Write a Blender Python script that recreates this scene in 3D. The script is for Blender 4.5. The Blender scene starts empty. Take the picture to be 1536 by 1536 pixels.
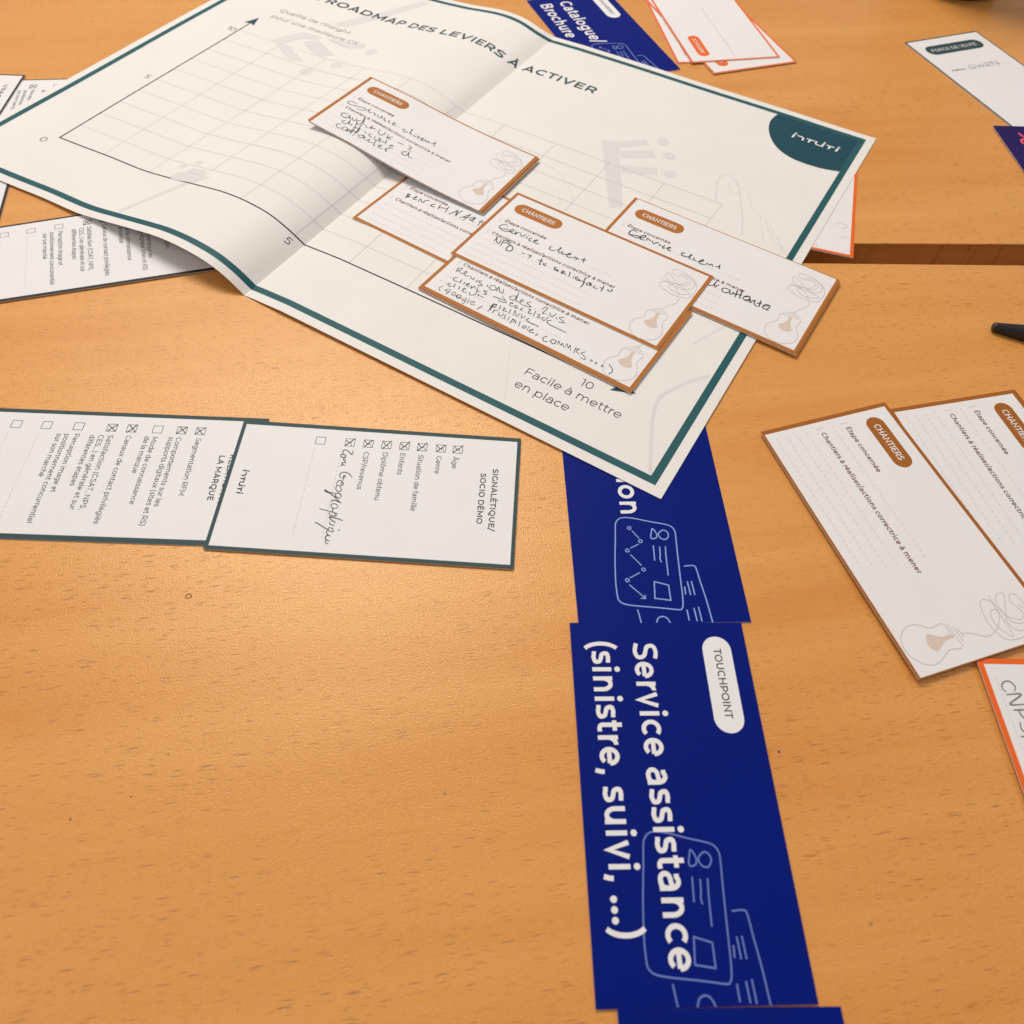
import bpy, bmesh, math, random
import numpy as np
from mathutils import Vector, Matrix

SC = bpy.context.scene
COL = SC.collection
MM = 0.001
R = math.radians

# ------------------------------------------------------------------ camera
PIT, ROL, CAMH = 0.989180202, 0.0774640476, 239.390782
cam_d = bpy.data.cameras.new("camera")
cam = bpy.data.objects.new("camera", cam_d)
COL.objects.link(cam)
SC.camera = cam
fw = Vector((0, math.cos(PIT), -math.sin(PIT)))
r0 = Vector((1, 0, 0)); u0 = r0.cross(fw)
cr = math.cos(ROL) * r0 + math.sin(ROL) * u0
cu = -math.sin(ROL) * r0 + math.cos(ROL) * u0
cam.matrix_world = Matrix(((cr.x, cu.x, -fw.x, 0), (cr.y, cu.y, -fw.y, 0), (cr.z, cu.z, -fw.z, CAMH * MM), (0, 0, 0, 1)))
cam_d.sensor_width = 36.0
cam_d.lens = 36.0 * 1131.115 / 1536.0
cam_d.clip_start = 0.005
cam_d.clip_end = 60.0
cam_d.dof.use_dof = True
cam_d.dof.focus_distance = 0.325
cam_d.dof.aperture_fstop = 15.0

# ------------------------------------------------------------------ world, light, exposure
W = bpy.data.worlds.new("World")
SC.world = W
W.use_nodes = True
bg = W.node_tree.nodes["Background"]
bg.inputs[0].default_value = (1.0, 0.92, 0.86, 1)
bg.inputs[1].default_value = 0.335

def area(name, loc, target, sx, sy, power, color):
    l = bpy.data.lights.new(name, 'AREA')
    l.shape = 'RECTANGLE'; l.size = sx; l.size_y = sy
    l.energy = power; l.color = color
    o = bpy.data.objects.new(name, l)
    COL.objects.link(o)
    o.location = loc
    o.rotation_euler = (Vector(target) - Vector(loc)).to_track_quat('-Z', 'Y').to_euler()
    return o
area("ceiling_lamp_main", (-0.47, 1.15, 1.45), (-0.10, 0.2, 0), 1.0, 0.62, 24.5, (1.0, 0.935, 0.865))
area("ceiling_lamp_side", (1.5, 0.9, 1.9), (0.1, 0.3, 0), 0.6, 0.6, 2.0, (1.0, 0.935, 0.865))
area("ceiling_lamp_rear", (-1.3, -0.5, 1.9), (0, 0.3, 0), 0.7, 0.7, 6, (1.0, 0.935, 0.865))
SC.view_settings.view_transform = 'Standard'
SC.view_settings.look = 'None'
SC.view_settings.exposure = 0.0
SC.view_settings.gamma = 1.0
SC.view_settings.use_curve_mapping = False
SC.cycles.max_bounces = 6

# ------------------------------------------------------------------ materials
def new_mat(name):
    m = bpy.data.materials.new(name); m.use_nodes = True
    nt = m.node_tree
    return m, nt, nt.nodes["Principled BSDF"]

def N(nt, t, **kw):
    n = nt.nodes.new(t)
    for k, v in kw.items():
        setattr(n, k, v)
    return n

def ink(name, col, rough=0.55, spec=0.22, mottling=0.10):
    """printed ink: a flat colour, a little uneven, on the paper's fine tooth"""
    m, nt, b = new_mat(name)
    tc = N(nt, 'ShaderNodeTexCoord')
    no = N(nt, 'ShaderNodeTexNoise'); no.inputs['Scale'].default_value = 2600; no.inputs['Detail'].default_value = 2
    nt.links.new(tc.outputs['Object'], no.inputs['Vector'])
    mx = N(nt, 'ShaderNodeMix', data_type='RGBA')
    nt.links.new(no.outputs['Fac'], mx.inputs['Factor'])
    mx.inputs['A'].default_value = tuple(c * (1 - mottling) for c in col) + (1,)
    mx.inputs['B'].default_value = tuple(min(1, c * (1 + mottling) + 0.002) for c in col) + (1,)
    nt.links.new(mx.outputs['Result'], b.inputs['Base Color'])
    b.inputs['Roughness'].default_value = rough
    b.inputs['Specular IOR Level'].default_value = spec
    return m

def paper(name, col, rough=0.55, spec=0.35, bump=0.02):
    m, nt, b = new_mat(name)
    tc = N(nt, 'ShaderNodeTexCoord')
    no = N(nt, 'ShaderNodeTexNoise'); no.inputs['Scale'].default_value = 1500; no.inputs['Detail'].default_value = 3
    n2 = N(nt, 'ShaderNodeTexNoise'); n2.inputs['Scale'].default_value = 28; n2.inputs['Detail'].default_value = 3
    nt.links.new(tc.outputs['Object'], no.inputs['Vector'])
    nt.links.new(tc.outputs['Object'], n2.inputs['Vector'])
    ad = N(nt, 'ShaderNodeMath', operation='MULTIPLY'); nt.links.new(no.outputs['Fac'], ad.inputs[0]); nt.links.new(n2.outputs['Fac'], ad.inputs[1])
    mr = N(nt, 'ShaderNodeMapRange'); mr.inputs['From Min'].default_value = 0.1; mr.inputs['From Max'].default_value = 0.45
    nt.links.new(ad.outputs[0], mr.inputs['Value'])
    mx = N(nt, 'ShaderNodeMix', data_type='RGBA')
    nt.links.new(mr.outputs[0], mx.inputs['Factor'])
    mx.inputs['A'].default_value = tuple(c * 0.965 for c in col) + (1,)
    mx.inputs['B'].default_value = tuple(min(1, c * 1.02) for c in col) + (1,)
    nt.links.new(mx.outputs['Result'], b.inputs['Base Color'])
    b.inputs['Roughness'].default_value = rough
    b.inputs['Specular IOR Level'].default_value = spec
    bp = N(nt, 'ShaderNodeBump'); bp.inputs['Strength'].default_value = bump; bp.inputs['Distance'].default_value = 0.0004
    nt.links.new(no.outputs['Fac'], bp.inputs['Height'])
    nt.links.new(bp.outputs[0], b.inputs['Normal'])
    return m

def wood(name, edge=False, seed=0.0):
    m, nt, b = new_mat(name)
    L = nt.links.new
    tc = N(nt, 'ShaderNodeTexCoord')
    mp = N(nt, 'ShaderNodeMapping'); mp.inputs['Rotation'].default_value = (0, 0, R(-6.0)); mp.inputs['Location'].default_value = (seed, seed * 0.37, 0)
    L(tc.outputs['Object'], mp.inputs['Vector'])
    # slow wander of the grain
    wn = N(nt, 'ShaderNodeTexNoise'); wn.inputs['Scale'].default_value = 9; wn.inputs['Detail'].default_value = 2
    L(mp.outputs[0], wn.inputs['Vector'])
    wo = N(nt, 'ShaderNodeVectorMath', operation='MULTIPLY_ADD')
    L(wn.outputs['Color'], wo.inputs[0]); wo.inputs[1].default_value = (0.0, 0.0045, 0.0); L(mp.outputs[0], wo.inputs[2])

    def noise(vec, scale, detail, rough=0.5):
        s = N(nt, 'ShaderNodeVectorMath', operation='MULTIPLY'); L(vec, s.inputs[0]); s.inputs[1].default_value = scale
        n = N(nt, 'ShaderNodeTexNoise'); n.inputs['Scale'].default_value = 1.0; n.inputs['Detail'].default_value = detail; n.inputs['Roughness'].default_value = rough
        L(s.outputs[0], n.inputs['Vector'])
        return n.outputs['Fac']

    def rng(v, a, b_, c=0.0, d=1.0):
        q = N(nt, 'ShaderNodeMapRange'); L(v, q.inputs['Value'])
        q.inputs['From Min'].default_value = a; q.inputs['From Max'].default_value = b_
        q.inputs['To Min'].default_value = c; q.inputs['To Max'].default_value = d
        return q.outputs[0]

    def mixc(f, a, b_):
        x = N(nt, 'ShaderNodeMix', data_type='RGBA'); L(f, x.inputs['Factor'])
        for s, v in (('A', a), ('B', b_)):
            if isinstance(v, tuple): x.inputs[s].default_value = v
            else: L(v, x.inputs[s])
        return x.outputs['Result']

    V = wo.outputs[0]
    band = rng(noise(V, (3.5, 42, 20), 4, 0.55), 0.32, 0.70)
    streak = rng(noise(V, (18, 640, 100), 3, 0.6), 0.30, 0.72)
    big = rng(noise(V, (5, 9, 5), 2), 0.35, 0.68)
    c1 = mixc(band, (0.685, 0.278, 0.060, 1), (0.800, 0.386, 0.112, 1))
    st = N(nt, 'ShaderNodeMath', operation='MULTIPLY'); L(streak, st.inputs[0]); st.inputs[1].default_value = 0.07
    c2 = mixc(st.outputs[0], c1, (0.56, 0.215, 0.042, 1))
    bgm = N(nt, 'ShaderNodeMath', operation='MULTIPLY'); L(big, bgm.inputs[0]); bgm.inputs[1].default_value = 0.5
    c3 = mixc(bgm.outputs[0], c2, (0.80, 0.385, 0.100, 1))
    # the short dark flecks of beech: thin cells drawn out along the grain
    def fleck(scale, th, keep, soft):
        s = N(nt, 'ShaderNodeVectorMath', operation='MULTIPLY'); L(V, s.inputs[0]); s.inputs[1].default_value = scale
        v = N(nt, 'ShaderNodeTexVoronoi', feature='F1'); v.inputs['Scale'].default_value = 1.0; v.inputs['Randomness'].default_value = 1.0
        L(s.outputs[0], v.inputs['Vector'])
        d = rng(v.outputs['Distance'], th * soft, th, 1.0, 0.0)
        sep = N(nt, 'ShaderNodeSeparateColor'); L(v.outputs['Color'], sep.inputs[0])
        k = N(nt, 'ShaderNodeMath', operation='LESS_THAN'); L(sep.outputs[0], k.inputs[0]); k.inputs[1].default_value = keep
        a = N(nt, 'ShaderNodeMath', operation='MULTIPLY'); L(d, a.inputs[0]); L(k.outputs[0], a.inputs[1])
        b2 = N(nt, 'ShaderNodeMath', operation='MULTIPLY'); L(a.outputs[0], b2.inputs[0]); L(rng(sep.outputs[1], 0.0, 1.0, 0.35, 1.0), b2.inputs[1])
        return b2.outputs[0]
    patch = rng(noise(V, (9, 16, 7), 2), 0.36, 0.62, 0.35, 1.0)
    fa = fleck((120, 1150, 1), 0.31, 0.52, 0.35)
    fb_ = fleck((210, 1900, 1), 0.32, 0.42, 0.35)
    fmx = N(nt, 'ShaderNodeMath', operation='MAXIMUM'); L(fa, fmx.inputs[0]); L(fb_, fmx.inputs[1])
    fm = N(nt, 'ShaderNodeMath', operation='MULTIPLY'); L(fmx.outputs[0], fm.inputs[0]); L(patch, fm.inputs[1])
    fs = N(nt, 'ShaderNodeMath', operation='MULTIPLY'); L(fm.outputs[0], fs.inputs[0]); fs.inputs[1].default_value = 0.95
    c4 = mixc(fs.outputs[0], c3, (0.24, 0.082, 0.019, 1))
    spk = fleck((23, 31, 1), 0.017, 0.55, 0.5)
    c4 = mixc(spk, c4, (0.10, 0.045, 0.018, 1))
    # fine speckle: glare sparkle and camera noise put into the colour, plus surface bumps
    gr = N(nt, 'ShaderNodeTexNoise'); gr.inputs['Scale'].default_value = 1700; gr.inputs['Detail'].default_value = 2; gr.inputs['Roughness'].default_value = 0.6
    L(mp.outputs[0], gr.inputs['Vector'])
    g2 = rng(gr.outputs['Fac'], 0.34, 0.68, 0.0, 0.38)
    c5 = mixc(g2, c4, (0.46, 0.165, 0.036, 1))
    if edge:
        c5 = mixc(rng(noise(V, (40, 300, 600), 3), 0.4, 0.6, 0.0, 0.25), c5, (0.55, 0.24, 0.07, 1))
    L(c5, b.inputs['Base Color'])
    b.inputs['Roughness'].default_value = 0.42
    b.inputs['Specular IOR Level'].default_value = 0.62
    b.inputs['Specular Tint'].default_value = (1.0, 0.90, 0.66, 1)
    rr = rng(gr.outputs['Fac'], 0.3, 0.7, 0.23, 0.36); L(rr, b.inputs['Roughness'])
    bp = N(nt, 'ShaderNodeBump'); bp.inputs['Strength'].default_value = 0.42; bp.inputs['Distance'].default_value = 0.0003
    sm = N(nt, 'ShaderNodeMath', operation='SUBTRACT'); L(gr.outputs['Fac'], sm.inputs[0]); L(fs.outputs[0], sm.inputs[1])
    fk = N(nt, 'ShaderNodeMath', operation='MULTIPLY'); L(fs.outputs[0], fk.inputs[0]); fk.inputs[1].default_value = 0.3; L(fk.outputs[0], sm.inputs[1])
    L(sm.outputs[0], bp.inputs['Height']); L(bp.outputs[0], b.inputs['Normal'])
    return m

def plain(name, col, rough=0.4, spec=0.5, metal=0.0):
    m, nt, b = new_mat(name)
    tc = N(nt, 'ShaderNodeTexCoord')
    no = N(nt, 'ShaderNodeTexNoise'); no.inputs['Scale'].default_value = 300; no.inputs['Detail'].default_value = 3
    nt.links.new(tc.outputs['Object'], no.inputs['Vector'])
    mr = N(nt, 'ShaderNodeMapRange'); mr.inputs['To Min'].default_value = max(0, rough - 0.07); mr.inputs['To Max'].default_value = rough + 0.07
    nt.links.new(no.outputs['Fac'], mr.inputs['Value']); nt.links.new(mr.outputs[0], b.inputs['Roughness'])
    b.inputs['Base Color'].default_value = col + (1,)
    b.inputs['Specular IOR Level'].default_value = spec
    b.inputs['Metallic'].default_value = metal
    return m

M = dict(
    wood_near=wood("beech_laminate_near", seed=0.0), wood_far=wood("beech_laminate_far", seed=3.3), wood_edge=wood("beech_edge_band", edge=True, seed=1.1),
    card=paper("white_card_stock", (0.80, 0.785, 0.79)), poster=paper("poster_paper", (0.80, 0.775, 0.745), rough=0.6),
    blue=paper("blue_printed_card", (0.0010, 0.0100, 0.180), rough=0.5, spec=0.07), violet=paper("violet_printed_card", (0.016, 0.006, 0.10), rough=0.55, spec=0.16),
    brown=ink("brown_ink", (0.43, 0.148, 0.021)), brown_dark=ink("dark_brown_ink", (0.35, 0.112, 0.014)), orange=ink("orange_ink", (0.80, 0.135, 0.016)),
    teal=ink("teal_ink", (0.014, 0.095, 0.110), mottling=0.22), teal_dark=ink("dark_teal_ink", (0.006, 0.060, 0.090), mottling=0.22), slate=ink("slate_green_ink", (0.030, 0.068, 0.070), mottling=0.25),
    black=ink("near_black_ink", (0.022, 0.024, 0.024)), text=ink("dark_text_ink", (0.045, 0.045, 0.05)), brown_text=ink("brown_text_ink", (0.17, 0.062, 0.036)),
    grey=ink("grey_line_ink", (0.22, 0.215, 0.21)), grid=ink("grid_line_ink", (0.46, 0.45, 0.44)), pale=ink("pale_grey_ink", (0.70, 0.68, 0.665), mottling=0.03), taupe=ink("taupe_line_ink", (0.55, 0.50, 0.465)), beige=ink("beige_ink", (0.66, 0.55, 0.465)),
    pen=ink("ballpoint_ink", (0.045, 0.040, 0.042), mottling=0.5), pencil=ink("faint_ballpoint_ink", (0.20, 0.19, 0.19)),
    white=ink("white_print", (0.80, 0.79, 0.80), mottling=0.03), sky=ink("light_blue_ink", (0.30, 0.42, 0.80)), sky_dim=ink("mid_blue_ink", (0.13, 0.19, 0.50)), pink=ink("pink_ink", (0.85, 0.09, 0.16)), dash=ink("dash_ink", (0.52, 0.49, 0.48)),
    speck=ink("dark_speck", (0.07, 0.035, 0.012)), smudge=ink("brown_smudge", (0.42, 0.165, 0.035)),
    plastic=plain("black_plastic", (0.010, 0.010, 0.011), 0.38), ceramic=plain("pale_green_ceramic", (0.38, 0.40, 0.30), 0.18), foot=plain("dark_glazed_foot", (0.03, 0.018, 0.01), 0.3), floor=plain("floor_vinyl", (0.12, 0.11, 0.10), 0.5),
)

# ------------------------------------------------------------------ object helpers
def empty(name, mat4, label, cat, group=None):
    o = bpy.data.objects.new(name, None); COL.objects.link(o)
    o.empty_display_size = 0.01
    o.matrix_world = mat4
    o['label'] = label; o['category'] = cat
    if group: o['group'] = group
    return o

def mesh_obj(name, verts, faces, mat, parent=None, label=None):
    me = bpy.data.meshes.new(name)
    me.from_pydata([tuple(float(c) for c in v) for v in verts], [], faces)
    me.materials.append(mat); me.update()
    o = bpy.data.objects.new(name, me); COL.objects.link(o)
    if parent is not None: o.parent = parent
    if label: o['label'] = label
    return o

def spline(pts, n=6, closed=False):
    p = [np.array(q, float) for q in pts]
    out = []
    k = len(p)
    rng_ = range(k if closed else k - 1)
    for i in rng_:
        a = p[(i - 1) % k] if (closed or i > 0) else 2 * p[0] - p[1]
        b = p[i]; c = p[(i + 1) % k]
        d = p[(i + 2) % k] if (closed or i + 2 < k) else 2 * p[-1] - p[-2]
        for j in range(n):
            t = j / n
            out.append(0.5 * ((2 * b) + (-a + c) * t + (2 * a - 5 * b + 4 * c - d) * t * t + (-a + 3 * b - 3 * c + d) * t ** 3))
    if not closed: out.append(p[-1])
    return [tuple(q) for q in out]

class Ink:
    """flat printed or written marks collected in the sheet's own millimetres"""
    def __init__(s): s.v = []; s.f = []; s.k = 0
    def stroke(s, pts, w, closed=False, step=None, taper=0.0):
        P = [np.array(p[:2], float) for p in pts]
        if closed and np.linalg.norm(P[0] - P[-1]) < 1e-6: P = P[:-1]
        Q = [P[0]]
        for p in P[1:]:
            if np.linalg.norm(p - Q[-1]) > 1e-4: Q.append(p)
        P = Q
        if len(P) < 2: return
        if step:
            Q = []
            seq = P + ([P[0]] if closed else [])
            for a, b in zip(seq[:-1], seq[1:]):
                m = max(1, int(np.linalg.norm(b - a) / step))
                Q += [a + (b - a) * i / m for i in range(m)]
            if not closed: Q.append(seq[-1])
            P = Q
        n = len(P); base = len(s.v); lift = 0.004 * (s.k % 6); s.k += 1
        for i in range(n):
            a = P[(i - 1) % n] if (closed or i > 0) else P[i]
            b = P[(i + 1) % n] if (closed or i < n - 1) else P[i]
            d1 = P[i] - a; d2 = b - P[i]
            l1, l2 = np.linalg.norm(d1), np.linalg.norm(d2)
            d1 = d1 / l1 if l1 > 1e-9 else d2 / l2
            d2 = d2 / l2 if l2 > 1e-9 else d1
            t = d1 + d2; lt = np.linalg.norm(t)
            t = t / lt if lt > 1e-3 else d1
            nr = np.array([-t[1], t[0]]); c = max(0.45, abs(nr @ np.array([-d1[1], d1[0]])))
            ww = w
            if taper: 
                e = min(i, n - 1 - i) / max(1, n * 0.25); ww = w * (1 - taper + taper * min(1, e))
            h = nr * (ww / 2) / c
            z = lift + 0.012 * i / n
            s.v += [(P[i][0] + h[0], P[i][1] + h[1], z), (P[i][0] - h[0], P[i][1] - h[1], z)]
        for i in range(n if closed else n - 1):
            a = base + 2 * i; b = base + 2 * ((i + 1) % n)
            s.f.append((a, a + 1, b + 1, b))
    def strokes(s, lst, w, **k):
        for st in lst: s.stroke(st, w, **k)
    def poly(s, pts):
        b = len(s.v); lift = 0.004 * (s.k % 6); s.k += 1
        s.v += [(p[0], p[1], lift) for p in pts]; s.f.append(tuple(range(b, b + len(pts))))
    def disc(s, x, y, r, n=18): s.poly([(x + r * math.cos(2 * math.pi * i / n), y + r * math.sin(2 * math.pi * i / n)) for i in range(n)])
    def rect(s, x0, y0, x1, y1): s.poly([(x0, y0), (x1, y0), (x1, y1), (x0, y1)])
    def grid_rect(s, x0, y0, x1, y1, nx, ny):
        b = len(s.v); lift = 0.004 * (s.k % 6); s.k += 1
        for j in range(ny + 1):
            for i in range(nx + 1): s.v.append((x0 + (x1 - x0) * i / nx, y0 + (y1 - y0) * j / ny, lift))
        for j in range(ny):
            for i in range(nx):
                a = b + j * (nx + 1) + i; s.f.append((a, a + 1, a + nx + 2, a + nx + 1))
    def pill(s, x0, x1, yc, r, n=40):
        b = len(s.v); lift = 0.004 * (s.k % 6); s.k += 1
        xs = [x0 + r - r * math.cos(math.pi / 2 * i / 10) for i in range(11)]
        xs += [x0 + r + (x1 - x0 - 2 * r) * i / n for i in range(1, n)]
        xs += [x1 - r + r * math.sin(math.pi / 2 * i / 10) for i in range(11)]
        for x in xs:
            d = max(0.0, (x0 + r) - x, x - (x1 - r)); hy = math.sqrt(max(0.0, r * r - d * d))
            for j in range(5): s.v.append((x, yc + hy * (j / 2 - 1), lift))
        for i in range(len(xs) - 1):
            for j in range(4): k = b + i * 5 + j; s.f.append((k, k + 5, k + 6, k + 1))
    def dashes(s, x0, y0, x1, y1, w, on, off):
        L_ = math.hypot(x1 - x0, y1 - y0); t = 0
        while t < L_:
            e = min(L_, t + on)
            s.stroke([(x0 + (x1 - x0) * t / L_, y0 + (y1 - y0) * t / L_), (x0 + (x1 - x0) * e / L_, y0 + (y1 - y0) * e / L_)], w); t += on + off
    def build(s, name, mat, parent, mapper, lift, label=None):
        if not s.f: return None
        V = mapper([(x, y) for x, y, z in s.v], [lift + z for x, y, z in s.v])
        return mesh_obj(name, V, s.f, mat, parent, label)

# ------------------------------------------------------------------ printed alphabet: a geometric sans drawn with an even pen
CAP, XH, ASC, DSC = 0.70, 0.525, 0.745, -0.195
def arc(cx, cy, rx, ry, a0, a1, n=14):
    return [(cx + rx * math.cos(R(a0 + (a1 - a0) * i / n)), cy + ry * math.sin(R(a0 + (a1 - a0) * i / n))) for i in range(n + 1)]

def glyph(ch, w):
    o = w / 2; xc = XH / 2; ry = XH / 2 - o
    acc = {'é': ('e', 1), 'è': ('e', -1), 'à': ('a', -1), 'ô': ('o', 0), 'É': ('E', 1), 'À': ('A', -1), 'Â': ('A', 0), 'ê': ('e', 0)}
    if ch in acc:
        b, k = acc[ch]; adv, st = glyph(b, w); m = adv / 2 - 0.01; y = (CAP if b.isupper() else XH) + 0.055
        if k == 1: st = st + [[(m - 0.03, y), (m + 0.07, y + 0.12)]]
        elif k == -1: st = st + [[(m + 0.03, y), (m - 0.07, y + 0.12)]]
        else: st = st + [[(m - 0.10, y), (m, y + 0.10), (m + 0.10, y)]]
        return adv, st
    s = 0.085 + o   # left stem centre
    if ch == ' ': return 0.255, []
    if ch == 'o': return 0.63, [arc(0.315, xc, 0.27 - o, ry, 0, 360, 28)]
    if ch in 'bpdq':
        c = 0.36 if ch in 'bp' else 0.315; adv = 0.675; sx = s if ch in 'bp' else adv - s
        yt = {'b': (0, ASC), 'p': (DSC, XH), 'd': (0, ASC), 'q': (DSC, XH)}[ch]
        return adv, [[(sx, yt[0]), (sx, yt[1])], arc(c, xc, 0.27 - o, ry, 0, 360, 28)]
    if ch == 'c': return 0.54, [arc(0.315, xc, 0.27 - o, ry, 48, 312, 20)]
    if ch == 'e': return 0.60, [[(0.045 + o * 1.2, xc - 0.005), (0.565 - o, xc - 0.005)] , arc(0.305, xc, 0.26 - o, ry, 0, 318, 24)]
    if ch == 'a':
        x2 = 0.50 - o
        return 0.58, [[(0.10, XH - 0.10)] + arc(0.28, XH - o - 0.19, x2 - 0.28, 0.19, 125, 0, 10)[0:] + [(x2, 0)],
                      [(x2, 0.305)] + arc(0.235, 0.155, 0.185 - o * 0.6, 0.15 - o * 0.5, 90, 270, 12) + [(0.30, 0.012 + o * 0.6)] + arc(0.30, 0.20, x2 - 0.30, 0.19 - o * 0.5, 275, 350, 6)]
    if ch in 'nhmr':
        top = ASC if ch == 'h' else XH
        if ch == 'r': return 0.375, [[(s, 0), (s, XH)], [(s, 0.26)] + arc(s + 0.21, XH - o - 0.21, 0.21, 0.21, 170, 92, 8) + [(0.355, XH - o)]]
        x2 = 0.545 - o
        if ch == 'm':
            x2 = 0.50; x3 = 0.915 - o
            return 1.0, [[(s, 0), (s, XH)], [(s, 0.22)] + arc((s + x2) / 2, XH - o - 0.2, (x2 - s) / 2, 0.2, 178, 0, 14) + [(x2, 0)], [(x2, 0.22)] + arc((x3 + x2) / 2, XH - o - 0.2, (x3 - x2) / 2, 0.2, 178, 0, 14) + [(x3, 0)]]
        return 0.63, [[(s, 0), (s, top)], [(s, 0.2)] + arc((s + x2) / 2, XH - o - 0.215, (x2 - s) / 2, 0.215, 178, 0, 14) + [(x2, 0)]]
    if ch == 'u':
        x2 = 0.54 - o
        return 0.625, [[(x2, 0), (x2, XH)], [(s, XH)] + arc((s + x2) / 2, o + 0.215, (x2 - s) / 2, 0.215, 180, 362, 14)]
    if ch in 'il': 
        st = [[(s, 0), (s, XH if ch == 'i' else ASC)]]
        if ch == 'i': st.append(arc(s, 0.685, 0.02, 0.02, 0, 360, 8))
        return 2 * s, st
    if ch == 't': return 0.38, [[(0.155, 0.66), (0.155, 0.16)] + arc(0.275, 0.13 + o * 0.3, 0.12, 0.13 - o * 0.7, 180, 290, 8) + [(0.35, 0.03 + o * 0.6)], [(0.03, XH - o), (0.33, XH - o)]]
    if ch == 'f': return 0.345, [[(0.155, 0), (0.155, 0.58)] + arc(0.285, 0.58, 0.13, ASC - o - 0.58, 180, 78, 8), [(0.03, XH - o), (0.32, XH - o)]]
    if ch == 'g':
        x2 = 0.675 - s
        return 0.675, [arc(0.315, xc + 0.01, 0.27 - o, ry - 0.01, 0, 360, 28), [(x2, XH), (x2, 0.02)] + arc(0.325, 0.02, x2 - 0.325, 0.195 - o * 0.9, 0, -140, 12)]
    if ch == 's':
        return 0.48, [spline([(0.415, XH - 0.075), (0.33, XH - o - 0.01), (0.235, XH - o), (0.13, XH - o - 0.025), (0.085 + o * 0.4, XH - 0.145), (0.15, 0.295), (0.25, 0.265), (0.36, 0.225), (0.415 - o * 0.4, 0.14), (0.36, o + 0.03), (0.24, o), (0.13, o + 0.018), (0.045, 0.085)], 4)]
    if ch == 'v': return 0.54, [[(0.03 + o, XH), (0.27, o * 0.6), (0.51 - o, XH)]]
    if ch == 'x': return 0.53, [[(0.05, XH), (0.48, 0)], [(0.48, XH), (0.05, 0)]]
    if ch == 'q': pass
    if ch == 'y': return 0.54, [[(0.03 + o, XH), (0.28, 0.02)], [(0.51 - o, XH), (0.24, DSC + 0.05), (0.10, DSC + 0.03)]]
    if ch == '/': return 0.36, [[(0.02, -0.09), (0.34, 0.80)]]
    if ch == '(': return 0.32, [arc(0.40, 0.28, 0.29, 0.50, 118, 242, 12)]
    if ch == ')': return 0.32, [arc(-0.08, 0.28, 0.29, 0.50, 62, -62, 12)]
    if ch == '.': return 0.245, [arc(0.12, 0.055, 0.022, 0.022, 0, 360, 8)]
    if ch == ',': return 0.245, [[(0.135, 0.10), (0.125, 0.0), (0.085, -0.13)]]
    if ch == "'": return 0.20, [[(0.10, 0.74), (0.10, 0.52)]]
    # digits
    if ch == '0': return 0.66, [arc(0.33, CAP / 2, 0.285 - o, CAP / 2 - o, 0, 360, 28)]
    if ch == '1': return 0.38, [[(0.03, CAP - o), (0.245, CAP - o), (0.245, 0)]]
    if ch == '5': return 0.59, [[(0.50, CAP - o), (0.14, CAP - o), (0.105, 0.385)] + arc(0.26, 0.215, 0.27 - o, 0.215 - o * 0.9, 90, -135, 16)]
    # capitals
    c2 = CAP / 2; rc = c2 - o
    if ch == 'A': return 0.73, [[(0.02 + o, 0), (0.365, CAP - o * 0.3), (0.71 - o, 0)], [(0.13, 0.215), (0.60, 0.215)]]
    if ch == 'B': return 0.73, [[(s, 0), (s, CAP)], [(s, CAP - o), (0.38, CAP - o)] + arc(0.40, 0.525, 0.21 - o, 0.175 - o, 90, -90, 10) + [(s, 0.355)], [(0.40, 0.355)] + arc(0.44, 0.18, 0.22 - o, 0.18 - o, 90, -90, 10) + [(s, o)]]
    if ch == 'C': return 0.72, [arc(0.40, c2, 0.35 - o, rc, 46, 314, 24)]
    if ch == 'D': return 0.79, [[(s, o), (s, CAP - o), (0.35, CAP - o)] + arc(0.38, c2, 0.36 - o, rc, 90, -90, 18) + [(s, o)]]
    if ch == 'E': return 0.645, [[(0.58, CAP - o), (s, CAP - o), (s, o), (0.595, o)], [(s, c2 + 0.005), (0.53, c2 + 0.005)]]
    if ch == 'F': return 0.61, [[(0.575, CAP - o), (s, CAP - o), (s, 0)], [(s, 0.325), (0.525, 0.325)]]
    if ch == 'G': return 0.77, [arc(0.40, c2, 0.35 - o, rc, 46, 330, 24) + [(0.68, 0.16), (0.68, 0.35)]]
    if ch == 'H': return 0.79, [[(s, 0), (s, CAP)], [(0.79 - s, 0), (0.79 - s, CAP)], [(s, c2), (0.79 - s, c2)]]
    if ch == 'I': return 2 * s, [[(s, 0), (s, CAP)]]
    if ch == 'L': return 0.57, [[(s, CAP), (s, o), (0.55, o)]]
    if ch == 'M': return 0.92, [[(s, 0), (s, CAP - o), (0.46, 0.17), (0.92 - s, CAP - o), (0.92 - s, 0)]]
    if ch == 'N': return 0.79, [[(s, 0), (s, CAP - o), (0.79 - s, o), (0.79 - s, CAP)]]
    if ch == 'O': return 0.83, [arc(0.415, c2, 0.37 - o, rc, 0, 360, 32)]
    if ch == 'P': return 0.69, [[(s, 0), (s, CAP - o), (0.36, CAP - o)] + arc(0.38, 0.46, 0.26 - o, 0.24 - o, 90, -90, 12) + [(s, 0.22 + o)]]
    if ch == 'Q': return 0.83, [arc(0.415, c2, 0.37 - o, rc, 0, 360, 32), [(0.40, 0.03), (0.55, -0.12), (0.74, -0.06)]]
    if ch == 'R': return 0.70, [[(s, 0), (s, CAP - o), (0.36, CAP - o)] + arc(0.38, 0.46, 0.26 - o, 0.24 - o, 90, -90, 12) + [(s, 0.22 + o)], [(0.44, 0.22), (0.60, 0)]]
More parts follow.
